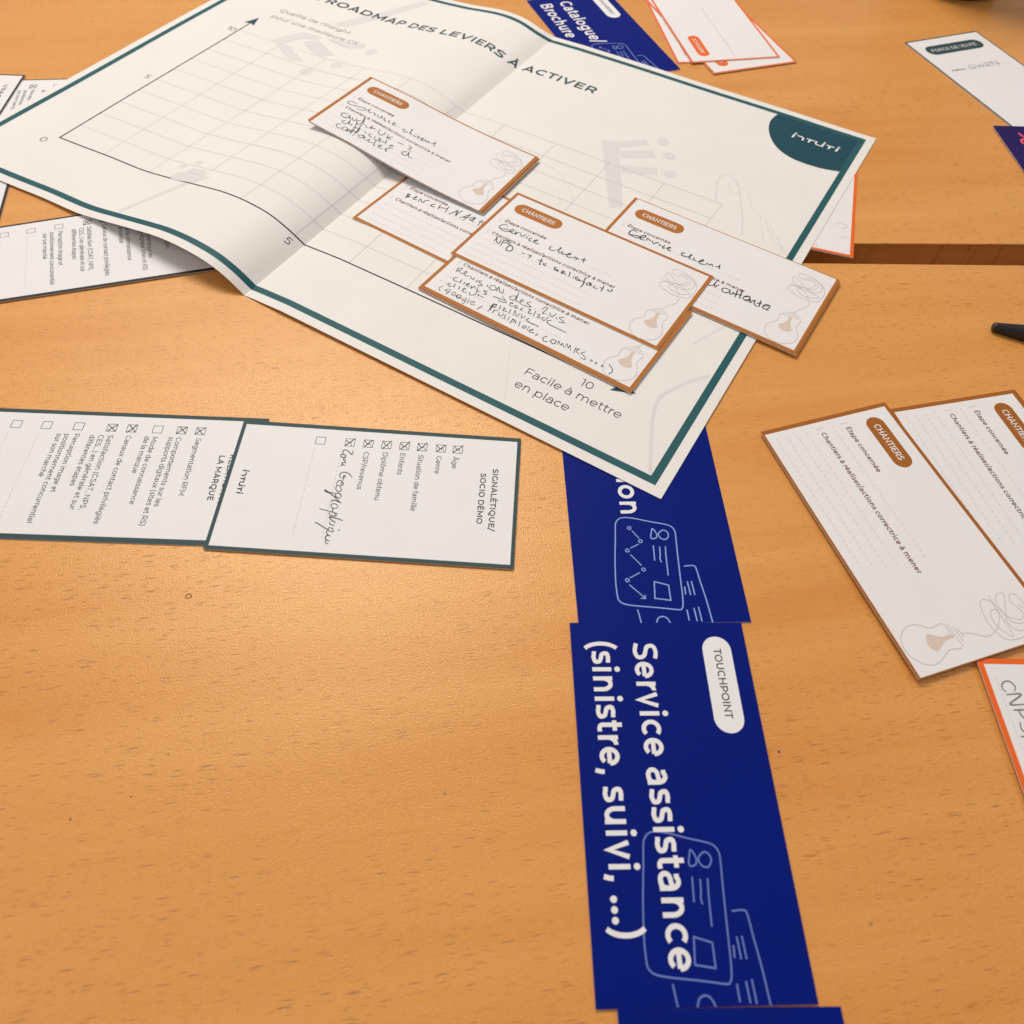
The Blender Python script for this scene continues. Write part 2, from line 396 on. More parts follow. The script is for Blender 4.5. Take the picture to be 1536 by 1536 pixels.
    if ch == 'S':
        return 0.61, [spline([(0.54, CAP - 0.10), (0.44, CAP - o - 0.01), (0.30, CAP - o), (0.16, CAP - o - 0.04), (0.095 + o * 0.4, CAP - 0.185), (0.16, 0.41), (0.30, 0.36), (0.45, 0.305), (0.535 - o * 0.4, 0.185), (0.46, o + 0.04), (0.31, o), (0.16, o + 0.025), (0.045, 0.115)], 4)]
    if ch == 'T': return 0.58, [[(0.01, CAP - o), (0.57, CAP - o)], [(0.29, CAP - o), (0.29, 0)]]
    if ch == 'U': return 0.77, [[(s, CAP)] + arc(0.385, 0.30, 0.385 - s, 0.30 - o, 180, 360, 16) + [(0.77 - s, CAP)]]
    if ch == 'V': return 0.71, [[(0.01 + o, CAP), (0.355, o * 0.6), (0.70 - o, CAP)]]
    if ch == 'X': return 0.68, [[(0.03, CAP), (0.64, 0)], [(0.64, CAP), (0.03, 0)]]
    return 0.5, [[(s, 0), (s, CAP), (0.4, CAP), (0.4, 0), (s, 0)]]

def text(ink_, s, x0, y0, em, x1=None, w=0.08, track=0.0, y1=None, step=None):
    gl = [glyph(c, w) for c in s]
    tot = sum(a for a, _ in gl) + track * (len(s) - 1)
    sx = 1.0
    if x1 is not None: sx = (x1 - x0) / (tot * em)
    dy = 0 if y1 is None else (y1 - y0)
    x = 0.0
    for adv, st in gl:
        for p in st:
            closed = len(p) > 4 and abs(p[0][0] - p[-1][0]) < 1e-6 and abs(p[0][1] - p[-1][1]) < 1e-6
            q = [(x0 + (x + a) * em * sx, y0 + b * em + dy * (x / tot)) for a, b in p]
            ink_.stroke(q, w * em * (0.5 + 0.5 * min(1, sx)), closed=closed, step=step)
        x += adv + track
    return x0 + tot * em * sx

# ------------------------------------------------------------------ handwriting: loose joined letters, unit x-height
HW = {
 'a': (0.95, ["0.75,.85 .4,1 .08,.6 .15,.12 .45,.05 .75,.8 .72,.2 .95,.08"]), 'b': (0.8, ["0.1,2 .12,.1 .2,.7 .55,.9 .7,.4 .4,0 .12,.2"]),
 'c': (0.75, ["0.7,.8 .4,1 .08,.6 .15,.1 .5,0 .75,.2"]), 'd': (0.95, ["0.7,.8 .35,.9 .05,.4 .35,0 .7,.5 .82,2 .75,.2 .95,.1"]),
 'e': (0.8, ["0.05,.45 .45,.55 .7,.8 .45,1 .12,.6 .2,.1 .55,0 .85,.25"]), 'f': (0.7, ["0.75,1.9 .5,2 .38,1 .3,-.6 .1,-.9", "0.1,.95 .7,1"]),
 'g': (0.85, ["0.7,.85 .35,1 .1,.6 .3,.15 .65,.5 .72,.8 .7,-.6 .4,-.95 .1,-.7"]), 'h': (0.85, ["0.1,2 .1,0 .2,.7 .5,1 .65,.6 .7,0"]),
 'i': (0.45, ["0.12,.95 .12,.2 .25,.02 .45,.15", "0.16,1.45 .2,1.38"]), 'k': (0.75, ["0.1,2 .1,0", "0.6,1 .15,.5 .65,0"]), 'l': (0.5, ["0.1,.3 .35,1.6 .25,2 .12,1.4 .15,.2 .35,0 .5,.15"]),
 'm': (1.25, ["0.1,.95 .1,0 .15,.7 .4,1 .5,.6 .5,0 .55,.7 .85,1 .98,.6 1,.1 1.2,.05"]), 'n': (0.9, ["0.1,.95 .1,0 .15,.65 .45,1 .62,.7 .65,.1 .9,.08"]),
 'o': (0.85, ["0.5,1 .15,.8 .08,.3 .35,0 .68,.3 .62,.85 .4,1 .85,.85"]), 'p': (0.85, ["0.1,1 .1,-.9", "0.1,.7 .4,1 .7,.7 .6,.15 .3,0 .1,.2"]), 'q': (0.85, ["0.7,.85 .35,1 .1,.6 .3,.1 .65,.5 .72,.9 .68,-.9 .9,-.5"]),
 'r': (0.65, ["0.1,.95 .12,0 .15,.6 .4,1 .65,.9"]), 's': (0.7, ["0.6,.9 .3,1 .15,.75 .4,.5 .6,.25 .4,0 .05,.1"]), 't': (0.6, ["0.3,1.8 .25,.2 .4,0 .6,.15", "0.02,1.1 .55,1.15"]),
 'u': (0.9, ["0.1,1 .1,.3 .3,0 .6,.3 .68,1 .66,.2 .9,.08"]), 'v': (0.75, ["0.05,1 .3,0 .6,1 .75,.95"]), 'x': (0.7, ["0.05,1 .6,0", "0.6,1 .05,0"]), 'y': (0.8, ["0.1,1 .3,.3 .6,1 .2,-.8"]), 'z': (0.7, ["0.05,1 .6,1 .1,0 .7,.05"]),
 'A': (1.2, ["0.05,0 .55,1.9 .95,0", "0.2,.7 .9,.75"]), 'B': (1.1, ["0.15,1.9 .1,0", "0.1,1.85 .7,1.7 .65,1.1 .2,1 .85,.75 .8,.1 .1,0"]), 'C': (1.1, ["0.95,1.6 .6,1.9 .15,1.3 .2,.4 .6,0 1,.3"]), 'E': (1.0, ["0.85,1.85 .25,1.8 .12,1 .15,.1 .9,.05", "0.15,.98 .7,1.02"]),
 'G': (1.15, ["0.95,1.6 .6,1.9 .12,1.2 .25,.3 .65,0 .95,.4 .95,.8 .6,.8"]), 'H': (1.15, ["0.15,1.9 .1,0", "0.9,1.9 .88,0", "0.1,.95 .9,1"]), 'K': (1.0, ["0.12,1.9 .1,0", "0.85,1.8 .15,.9 .9,0"]),
 'M': (1.4, ["0.1,0 .2,1.9 .6,.6 1.05,1.9 1.2,0"]), 'N': (1.2, ["0.1,0 .15,1.9 .85,.05 .95,1.95"]), 'P': (1.0, ["0.12,1.9 .1,0", "0.1,1.85 .65,1.8 .75,1.2 .4,.85 .1,.9"]), 'R': (1.05, ["0.12,1.9 .1,0", "0.1,1.85 .65,1.8 .7,1.2 .15,.95 .85,0"]),
 'S': (1.05, ["0.9,1.6 .5,1.95 .2,1.5 .5,1.05 .85,.6 .6,.05 .05,.2"]), 'U': (1.1, ["0.1,1.9 .1,.5 .45,0 .85,.5 .9,1.9"]), 'W': (1.4, ["0.1,1.9 .35,0 .65,1.3 .95,0 1.25,1.9"]), 'Z': (1.0, ["0.1,1.6 .5,1.9 .8,1.5 .15,.1 .5,.2 .95,0"]),
 "'": (0.3, ["0.2,2 .12,1.5"]), '.': (0.45, ["0.1,.1 .25,.25 .3,.05 .1,.08"]), ',': (0.5, ["0.25,.3 .1,-.5"]), '(': (0.5, ["0.4,2 .1,1 .15,0 .35,-.4"]), ')': (0.6, ["0.1,2 .45,1.2 .4,.2 .05,-.5"]), '/': (0.8, ["0.6,1.7 .1,-.2"]),
 '>': (1.6, ["0.05,.75 .6,.72", "1,1.05 1.5,.65 .95,.25"]), '-': (0.8, ["0.1,.6 .6,.6"]), 'S2': (1.2, []),
}
def hand(ink_, s, x0, y0, x1, xh, w=0.34, slant=0.12, y1=None, seed=1, jit=0.07):
    rnd = random.Random(seed); acc = {'é': ('e', ["0.4,1.35 .7,1.75"]), 'à': ('a', ["0.3,1.7 .6,1.4"]), 'É': ('E', ["0.4,2.2 .7,2.5"])}
    items = []
    for c in s:
        if c == ' ': items.append((0.75, [])); continue
        ex = []
        if c in acc: c, ex = acc[c]
        a, st = HW[c]; items.append((a, st + ex))
    tot = sum(a for a, _ in items); sx = (x1 - x0) / tot; y1 = y0 if y1 is None else y1; x = 0
    for a, st in items:
        k = 1 + rnd.uniform(-0.10, 0.10); dy = rnd.uniform(-0.08, 0.08) * xh; sl = slant + rnd.uniform(-0.05, 0.05)
        for q in st:
            p = []
            for t in q.split():
                u, v = (float(z) for z in t.split(','))
                v *= k; u += rnd.uniform(-jit, jit) * 0.6; v += rnd.uniform(-jit, jit)
                p.append((x0 + (x + u) * sx + v * xh * sl, y0 + (y1 - y0) * x / tot + dy + v * xh))
            ink_.stroke(spline(p, 6), w * rnd.uniform(1.05, 1.3), taper=0.35)
        x += a

# the wordmark on poster and check cards: blocky pieces, h = letter height, x0..x1 its width
def wordmark(ink_, x0, y0, x1, h, rot=1, step=None):
    u = (x1 - x0) / 10.1; t = h * 0.215; q = h * 0.165
    def L(p, wd=t): ink_.stroke([(x0 + a * u, y0 + b * h) for a, b in p], wd, step=step)
    hh = 0.72; yb = hh - 0.095
    L([(0.30, 0), (0.42, hh)]); L([(0.46, 0.83), (0.50, 1.05)])
    L([(0.98, yb), (1.75, yb)], q); L([(1.55, yb + .02), (2.10, yb - .03), (2.38, .42), (2.42, 0)], t * 0.9)
    L([(2.95, yb), (4.65, yb)], q); L([(3.75, yb), (3.66, 0)])
    L([(5.05, hh), (4.98, .36)]); L([(4.95, .40), (5.15, .14), (5.7, .095), (6.35, .095)], q); L([(6.42, 0), (6.52, hh)]); L([(6.56, .83), (6.60, 1.05)])
    L([(7.10, yb), (8.75, yb)], q); L([(7.90, yb), (7.82, 0)])
    L([(9.35, 0), (9.46, hh)]); L([(9.50, .83), (9.54, 1.05)])

# ------------------------------------------------------------------ the two table tops with the gap between them
def slab(name, ang, edge_pt, side, depth, mtop, label):
    """side -1: the slab lies nearer than its edge line, +1: beyond it"""
    t = empty(name, Matrix.Translation(Vector((edge_pt[0] * MM, edge_pt[1] * MM, 0))) @ Matrix.Rotation(R(ang), 4, 'Z'), label, 'table')
    def box(nm, x0, x1, y0, y1, z0, z1, mat, bev):
        bm = bmesh.new()
        bmesh.ops.create_cube(bm, size=1.0)
        for v in bm.verts:
            v.co = Vector(((x0 if v.co.x < 0 else x1) * MM, (y0 if v.co.y < 0 else y1) * MM, (z0 if v.co.z < 0 else z1) * MM))
        bmesh.ops.bevel(bm, geom=bm.edges[:], offset=bev * MM, segments=2, affect='EDGES', profile=0.5)
        me = bpy.data.meshes.new(nm); bm.to_mesh(me); bm.free(); me.materials.append(mat)
        o = bpy.data.objects.new(nm, me); COL.objects.link(o); o.parent = t
    if side < 0:
        box('table_top', -1000, 800, -depth, 0, -1.1, 0, mtop, 0.35); box('edge_band', -998, 798, -depth + 2, -2.2, -25, -1.15, M['wood_edge'], 0.3)
    else:
        box('table_top', -1000, 800, 0, depth, -1.1, 0, mtop, 0.35); box('edge_band', -998, 798, 2.2, depth - 2, -25, -1.15, M['wood_edge'], 0.3)
    return t
tab_near = slab('wooden_table', 5.87, (136.81, 318.81), -1, 700, M['wood_near'], 'beech wood table nearest the viewer, carrying the three blue cards in a column')
tab_far = slab('wooden_table', 6.50, (164.89, 337.68), 1, 800, M['wood_far'], 'far beech wood table beyond the narrow gap, carrying the fanned orange cards')
def stain(tab, x, y, rx, ry, ring, mat):
    inv = tab.matrix_world.inverted(); i = Ink(); r_ = random.Random(int(x * 10))
    p = [(x + rx * (1 + r_.uniform(-.2, .2)) * math.cos(k * math.pi / 8), y + ry * (1 + r_.uniform(-.2, .2)) * math.sin(k * math.pi / 8)) for k in range(16)]
    if ring: i.stroke(spline(p, 3, True), 0.3, closed=True)
    else: i.poly(spline(p, 3, True))
    i.build('stain', mat, tab, lambda ab, l: [inv @ Vector((a * MM, b * MM, 0.02 * MM + z * MM)) for (a, b), z in zip(ab, l)], 0.0)
for x, y, rx, ry, ring in ((-109.6, 112.2, 1.0, 0.8, True), (-99.8, 58.5, 0.30, 0.22, False), (-106.7, 45.5, 0.5, 0.16, False), (-122.0, 38.0, 0.35, 0.3, False), (90.8, 73.9, 0.5, 0.35, False)):
    stain(tab_near, x, y, rx, ry, ring, M['speck'])
for x, y, rx, ry in ((127.3, 443.9, 1.6, 0.5), (152.0, 452.0, 0.8, 0.5), (136.0, 424.0, 1.8, 0.6)):
    stain(tab_far, x, y, rx, ry, False, M['smudge'])
fl = mesh_obj('floor', [(-3, -3, -0.74), (3, -3, -0.74), (3, 3, -0.74), (-3, 3, -0.74)], [(0, 1, 2, 3)], M['floor'])
fl['kind'] = 'structure'

# ------------------------------------------------------------------ the folded A3 chart
BS = np.array([0.0, 8.92, 18.52, 33.38, 49.23, 67.16, 85.39, 108.37, 133.33, 158.99, 210.0])
BW = np.array([[-129.79, 264.29, 0.2], [-136.39, 267.66, 5.5], [-144.26, 271.67, 9.5], [-157.44, 278.41, 11.8], [-171.86, 285.9, 11.4], [-187.75, 294.0, 8.5], [-203.7, 302.01, 5.1], [-222.78, 310.59, 2.4], [-244.56, 321.28, 1.6], [-265.17, 330.18, 1.4], [-314.33, 351.47, 1.4]])
TS = np.array([0.0, 10.7, 21.8, 36.2, 66.0, 97.0, 153.0, 210.0])
TW = np.array([[4.0, 527.2, 0.6], [-4.8, 529.17, 3.6], [-14.83, 536.84, 5.2], [-26.16, 543.26, 6.0], [-54.21, 557.35, 3.2], [-78.02, 569.11, 1.4], [-131.4, 593.92, 1.2], [-184.78, 618.73, 1.2]])
FB, RB, RT, FT = (np.array(v) for v in ([-129.79, 264.29, 0.2], [57.04, 168.07, 1.0], [194.72, 436.23, 0.6], [4.0, 527.2, 0.6]))
def pchip(xs, ys, x):
    h = np.diff(xs)[:, None]; d = np.diff(ys, axis=0) / h
    m = np.zeros_like(ys); m[0] = d[0]; m[-1] = d[-1]
    for i in range(1, len(xs) - 1): m[i] = (d[i - 1] * h[i] + d[i] * h[i - 1]) / (h[i] + h[i - 1])
    i = np.clip(np.searchsorted(xs, x, side='right') - 1, 0, len(xs) - 2)
    hh = h[i]; t = (x[:, None] - xs[i][:, None]) / hh
    return (2*t**3-3*t**2+1)*ys[i] + (t**3-2*t**2+t)*hh*m[i] + (-2*t**3+3*t**2)*ys[i+1] + (t**3-t**2)*hh*m[i+1]
def sheet_edge(a, bottom):
    out = np.empty((len(a), 3)); L = a <= 210
    S_, W_ = (BS, BW) if bottom else (TS, TW)
    if L.any(): out[L] = pchip(S_, W_, 210 - a[L])
    r = ~L
    if r.any():
        p0, p1 = (FB, RB) if bottom else (FT, RT)
        t = ((a[r] - 210) / 210)[:, None]; out[r] = p0 * (1 - t) + p1 * t
        s = a[r] - 210
        out[r, 2] += (1.5 if bottom else 0.6) * np.clip(s / 22, 0, 1) ** .8 * np.clip((210 - s) / 190, 0, 1)
    return out
def SP(a, b):
    a = np.asarray(a, float); b = np.asarray(b, float); t = (b / 297)[:, None]
    q = sheet_edge(a, True) * (1 - t) + sheet_edge(a, False) * t
    # faint waviness of handled paper
    q[:, 2] += 0.10 * np.sin(a * 0.071 + 1.0) * np.sin(b * 0.047)
    return q
PO = np.array([-129.79, 264.29, 0.0])
def sheet_z(x, y):
    ab = np.array([300.0, 150.0])
    for _ in range(25):
        f = lambda t: SP([t[0]], [t[1]])[0][:2]
        r_ = f(ab) - np.array([x, y]); J = np.stack([(f(ab + [.2, 0]) - f(ab)) / .2, (f(ab + [0, .2]) - f(ab)) / .2], 1)
        ab = ab - np.clip(np.linalg.solve(J, r_), -15, 15)
    ab = np.clip(ab, [211, 2], [419, 295])
    return float(SP([ab[0]], [ab[1]])[0][2])
def on_sheet(x, y, a, lift, w=112.0, h=60.4):
    ca, sa = math.cos(a), math.sin(a)
    z = [max(sheet_z(x + u * ca - v * sa, y + u * sa + v * ca), 0.9) for u, v in ((0, 0), (w, 0), (w, h), (0, h), (w / 2, 0), (w / 2, h), (w / 2, h / 2))]
    sag = max(z[4] - (z[0] + z[1]) / 2, z[5] - (z[2] + z[3]) / 2, z[6] - sum(z[:4]) / 4, 0) 
    return (x, y, a, [q + lift + sag for q in z[:4]])
def poster_map(ab, lifts):
    ab = np.array(ab, float); a, b = ab[:, 0], ab[:, 1]
    q = SP(a, b); e = 0.05
    sg = np.where(a <= 210, -1.0, 1.0)
    da = (SP(a + sg * e, b) - q) * sg[:, None]; db = SP(a, b + e) - q
    n = np.cross(da, db); n /= np.linalg.norm(n, axis=1)[:, None]
    return (q + n * np.array(lifts)[:, None] - PO) * MM
po = empty('chart_poster', Matrix.Translation(Vector(PO * MM)), 'large creased white chart poster with a teal frame and pale grid, under the written cards', 'poster')
aa = sorted(set([210.0] + [i * 1.0 for i in range(0, 211)] + [210 + i * 2.0 for i in range(0, 20)] + [250 + i * 4.25 for i in range(0, 41)])); aa = [min(420.0, x) for x in aa]
aa = sorted(set(aa)); bb = [297 * i / 24 for i in range(25)]
na, nb = len(aa), len(bb)
ab = [(a, b) for b in bb for a in aa]
top = poster_map(ab, [0.0] * len(ab)); bot = poster_map(ab, [-0.16] * len(ab))
V = np.concatenate([top, bot]); F = []
for j in range(nb - 1):
    for i in range(na - 1):
        k = j * na + i; F.append((k, k + 1, k + na + 1, k + na)); k += na * nb; F.append((k, k + na, k + na + 1, k + 1))
for i in range(na - 1):
    for j, fl_ in ((0, 0), (nb - 1, 1)):
        k = j * na + i; q = (k, k + na * nb, k + 1 + na * nb, k + 1); F.append(q if not fl_ else q[::-1])
for j in range(nb - 1):
    for i, fl_ in ((0, 1), (na - 1, 0)):
        k = j * na + i; q = (k, k + na * nb, k + na + na * nb, k + na); F.append(q if not fl_ else q[::-1])
sh = mesh_obj('paper_sheet', V, F, M['poster'], po)
# smooth the left hump, keep the crease sharp
me = sh.data
for p in me.polygons: p.use_smooth = (p.index % 2 == 0 or True)
me.set_sharp_from_angle(angle=R(20))
ST = 1.0
def pink(): return Ink()
fr = Ink()   # teal frame, butt-jointed
i0, i1 = 4.6, 8.0
fr.grid_rect(i0, i0, 420 - i0, i1, 420, 1); fr.grid_rect(i0, 297 - i1, 420 - i0, 297 - i0, 420, 1)
fr.grid_rect(i0, i1, i1, 297 - i1, 2, 60); fr.grid_rect(420 - i1, i1, 420 - i0, 297 - i1, 2, 60)
fr.build('frame', M['teal'], po, poster_map, 0.04)
gr = Ink(); X0, Y0, DX, DY = 39.2, 43.2, 32.92, 14.46
for k in range(1, 11):
    gr.stroke([(X0 + DX * k, Y0), (X0 + DX * k, Y0 + 10 * DY)], 0.22, step=2.0)
    gr.stroke([(X0, Y0 + DY * k), (X0 + 10 * DX, Y0 + DY * k)], 0.22, step=ST)
gr.build('grid', M['grid'], po, poster_map, 0.03)
ax = Ink(); ax.stroke([(X0, 199), (X0, Y0), (380, Y0)], 0.75, step=ST)
ax.build('axes', M['black'], po, poster_map, 0.065)
for pts in ([(X0 - 3.6, 197.1), (X0, 198.6), (X0 + 3.6, 197.1), (X0, 206.8)], [(377.9, Y0 - 4.2), (388.2, Y0), (377.9, Y0 + 4.2), (379.8, Y0)]):
    ar = Ink(); ar.poly(pts); ar.build('arrowhead', M['teal_dark'], po, poster_map, 0.10)
ti = Ink(); te = text(ti, "LA ROADMAP DES LEVIERS À ACTIVER", 41.0, 247.6, 10.0, x1=263.2, w=0.138, step=ST)
ti.build('title', M['slate'], po, poster_map, 0.05)
cp = Ink(); text(cp, "Qualité de l'insight", 43.5, 221.0, 5.5, x1=97.0, w=0.07, step=ST); text(cp, "pour une meilleure CX", 44.1, 211.8, 5.5, x1=110.0, w=0.07, step=ST)
cp.build('axis_caption', M['grey'], po, poster_map, 0.05)
cp = Ink(); text(cp, "Facile à mettre", 342.0, 27.0, 6.1, x1=388.6, w=0.066, step=ST); text(cp, "en place", 342.0, 18.6, 6.1, x1=368.3, w=0.066, step=ST)
cp.build('axis_caption', M['text'], po, poster_map, 0.05)
for s_, x, y, e_ in (("0", 31.9, 35.6, 5.9), ("5", 202.2, 36.3, 5.9), ("10", 365.2, 34.6, 5.9), ("5", 31.6, 113.0, 5.6), ("10", 31.6, 184.3, 5.9)):
    nu = Ink(); text(nu, s_, x, y, e_, w=0.07, step=ST); nu.build('axis_number', M['text'], po, poster_map, 0.05)
bl = [(363.6, 290.5), (362.3, 285.9), (362.0, 278.6), (364.3, 270.1), (368.8, 262.0), (375.0, 255.0), (383.3, 250.4), (392.4, 248.8), (402.2, 249.4), (411.6, 252.0)]
bls = spline(bl, 6); bys = np.array([p[1] for p in bls])[::-1]; bxs = np.array([p[0] for p in bls])[::-1]
bg_ = Ink(); ys = np.concatenate([np.linspace(248.75, 253, 12)[:-1], np.linspace(253, 288.95, 30)])
lo = np.argmin(bys); kx = bxs[lo:]; ky = bys[lo:]; rx = bxs[:lo + 1][::-1]; ry_ = bys[:lo + 1][::-1]
def row(y):
    l = float(np.interp(y, ky, kx)); r_ = 411.95 if y >= 252.0 else float(np.interp(y, ry_, rx))
    return [(l + (max(r_, l + 0.01) - l) * i / 20, y) for i in range(21)]
b0 = 0
for y in ys: bg_.v += [(p[0], p[1], 0.0) for p in row(float(y))]
for j in range(len(ys) - 1):
    for i in range(20):
        k = j * 21 + i; bg_.f.append((k, k + 1, k + 22, k + 21))
cbad = bg_.build('corner_badge', M['teal_dark'], po, poster_map, 0.06)
wm = Ink(); wordmark(wm, 377.6, 270.3, 406.2, 5.4, step=ST); wm.build('badge_lettering', M['white'], cbad, poster_map, 0.11)
# pale drawings printed behind the grid
wmk = Ink()
def fill(pts): wmk.poly(pts)
def quad_fill(p0, p1, p2, p3, n=8):
    for i in range(n):
        a, b = i / n, (i + 1) / n
        l = lambda p, q, t: (p[0] + (q[0] - p[0]) * t, p[1] + (q[1] - p[1]) * t)
        wmk.poly([l(p0, p1, a), l(p0, p1, b), l(p3, p2, b), l(p3, p2, a)])
quad_fill((288.9, 205.3), (320.8, 151.6), (326.5, 156.0), (298.0, 209.6))
quad_fill((298.0, 209.6), (309.5, 220.5), (313.8, 216.7), (300.8, 204.6)); quad_fill((302.4, 201.9), (317.6, 212.6), (321.7, 207.0), (305.9, 196.1)); quad_fill((309.0, 189.9), (326.6, 198.4), (329.4, 192.3), (312.2, 183.6))
for x, y in ((318.4, 223.7), (327.3, 212.7), (334.6, 197.6)): wmk.disc(x, y, 3.6)
wmk.build('pale_letter_drawing', M['pale'], po, poster_map, 0.012); wmk = Ink()
quad_fill((63.7, 189.4), (73.1, 207.7), (82.0, 206.8), (70.6, 186.0)); quad_fill((73.1, 207.7), (87.1, 209.1), (84.7, 203.6), (80.0, 201.5))
quad_fill((80.4, 197.0), (86.5, 204.5), (106.9, 194.2), (99.3, 186.7)); quad_fill((70.6, 184.7), (76.9, 188.2), (96.7, 177.9), (88.3, 174.6)); quad_fill((88.0, 208.8), (114.4, 215.6), (118.3, 210.0), (108.0, 205.2))
quad_fill((81.1, 226.6), (109.6, 286.5), (116.2, 284.6), (90.4, 227.5), 20)
for x, y in ((126.4, 207.4), (117.1, 183.8), (105.3, 168.3)): wmk.disc(x, y, 4.2)
wmk.build('pale_letter_drawing', M['pale'], po, poster_map, 0.012); wmk = Ink()
quad_fill((119.5, 42.2), (121.5, 50.4), (143.0, 51.7), (138.4, 44.0)); quad_fill((124.0, 51.0), (125.5, 55.6), (135.6, 56.1), (137.0, 51.4))
for x, y in ((124.5, 60.9), (118.8, 55.0)): wmk.disc(x, y, 2.2)
quad_fill((133.0, 44.0), (120.2, 9.0), (122.6, 9.0), (137.0, 43.5), 12)
wmk.build('pale_letter_drawing', M['pale'], po, poster_map, 0.012); wmk = Ink()
for pts, w in (([(411.3, 8.7), (402.6, 28.2), (399.2, 37.4), (397.7, 45.6), (399.4, 52.0), (405.0, 62.5), (410.8, 70.1)], 1.6), ([(327.3, 41.6), (335.5, 25.3), (343.2, 10.0)], 0.35), ([(396.8, 83.7), (405.1, 103.5)], 0.9)):
    wmk = Ink(); wmk.stroke(spline(pts, 6), w, step=2.0); wmk.build('pale_line_drawing', M['pale'], po, poster_map, 0.012)
wmk = Ink()
for pts, w in (([(365.6, 186.8), (360.5, 200.3), (358.6, 208.5), (360.1, 214.0), (364.2, 214.1), (369.8, 208.2), (376.1, 195.5), (382.9, 180.5), (386.9, 169.1)], 0.9),
               ([(364.1, 208.7), (366.2, 205.0), (368.5, 202.2), (370.5, 201.6), (372.2, 202.6), (371.0, 206.0), (368.8, 208.4), (366, 210)], 0.4), ([(366.5, 201.0), (369, 199.6), (372.5, 200.4)], 0.35),
               ([(372.1, 208.1), (377.7, 203.2), (382.6, 194.9), (386.3, 192.4), (391.7, 189.6), (399.0, 181.8), (406.4, 173.0), (411.1, 167.2)], 0.45), ([(389.1, 189.5), (394.4, 178.8), (398.5, 169.2)], 0.4), ([(392.2, 188.3), (396.4, 181.7), (402.8, 173.6), (407, 172), (408, 168)], 0.4)):
    wmk.stroke(spline(pts, 6), w, step=2.0)
wmk.build('pale_hand_drawing', M['pale'], po, poster_map, 0.012)
for pts, w in (([(270, 168), (280, 166), (291, 160), (300, 150), (303, 143)], 0.4), ([(282, 150), (290, 150), (296, 144), (298, 138)], 0.35)):
    wmk = Ink(); wmk.stroke(spline(pts, 6), w, step=2.0); wmk.build('pale_line_drawing', M['pale'], po, poster_map, 0.012)

# ------------------------------------------------------------------ cards
TH = 0.26
class Card:
    def __init__(s, name, label, cat, pose=None, quad=None, w=112.0, h=60.4, stock='card', group=None, curl=0.0, th=TH, bend=0.0):
        s.w, s.h, s.quad, s.curl, s.th, s.bend = w, h, None, curl, th, bend
        if quad is None:
            x, y, a, zt = pose
            zs = None
            if isinstance(zt, (list, tuple)): zs = zt; zt = zs[0]
        else:
            quad = [np.array(q, float) for q in quad]; d = quad[1] - quad[0]
            x, y, a, zt = quad[0][0], quad[0][1], math.atan2(d[1], d[0]), quad[0][2]
        z0 = zt - th
        s.mat = Matrix.Translation(Vector((x * MM, y * MM, z0 * MM))) @ Matrix.Rotation(a, 4, 'Z')
        s.root = empty(name, s.mat, label, cat, group)
        if quad is None and zs is not None: s.quad = [np.array(q, float) for q in ((0, 0, 0), (w, 0, zs[1] - zs[0]), (w, h, zs[2] - zs[0]), (0, h, zs[3] - zs[0]))]
        if quad is not None:
            ca, sa = math.cos(a), math.sin(a)
            s.quad = [np.array([(q[0] - x) * ca + (q[1] - y) * sa, -(q[0] - x) * sa + (q[1] - y) * ca, q[2] - z0 - th]) for q in quad]
        nx, ny = 16, 9
        g = [(w * i / nx, h * j / ny) for j in range(ny + 1) for i in range(nx + 1)]
        top = s.map(g, [0.0] * len(g)); bot = s.map(g, [-th] * len(g)); n = len(g); F = []
        for j in range(ny):
            for i in range(nx):
                k = j * (nx + 1) + i; F.append((k, k + 1, k + nx + 2, k + nx + 1)); k += n; F.append((k, k + nx + 1, k + nx + 2, k + 1))
        for i in range(nx):
            F.append((i, i + n, i + 1 + n, i + 1)); k = ny * (nx + 1) + i; F.append((k, k + 1, k + 1 + n, k + n))
        for j in range(ny):
            k = j * (nx + 1); F.append((k, k + nx + 1, k + nx + 1 + n, k + n)); k += nx; F.append((k, k + n, k + nx + 1 + n, k + nx + 1))
        st = mesh_obj('card_stock', np.concatenate([top, bot]), F, M[stock], s.root)
        st.data.materials.append(M['card'])
        for k, p in enumerate(st.data.polygons):
            p.material_index = 0 if (k < 2 * nx * ny and k % 2 == 0) else 1
    def map(s, uv, lifts):
        uv = np.array(uv, float); l = np.array(lifts); u, v = uv[:, 0] / s.w, uv[:, 1] / s.h
        if s.quad is None: q = np.c_[uv, np.zeros(len(uv))]
        else:
            Q = s.quad; u_, v_ = u[:, None], v[:, None]
            q = Q[0] * (1 - u_) * (1 - v_) + Q[1] * u_ * (1 - v_) + Q[2] * u_ * v_ + Q[3] * (1 - u_) * v_
        q = q.copy(); q[:, 2] += s.th + l + s.curl * ((2 * u - 1) ** 2) - s.bend * np.sin(np.pi * np.clip((u - 0.26) / 0.74, 0, 1))
        return q * MM
    def ink(s, i, name, mat, lift=0.05, parent=None, label=None): return i.build(name, M[mat], parent or s.root, s.map, lift, label)
    def border(s, mat, L, B, Rr, T):
        i = Ink(); w, h = s.w, s.h
        if B > 0: i.grid_rect(0, 0, w, B, 16, 1)
        if T > 0: i.grid_rect(0, h - T, w, h, 16, 1)
        i.k = 0
        if L > 0: i.grid_rect(0, B, L, h - T, 1, 9)
        if Rr > 0: i.grid_rect(w - Rr, B, w, h - T, 1, 9)
        s.ink(i, 'border', mat, 0.03)

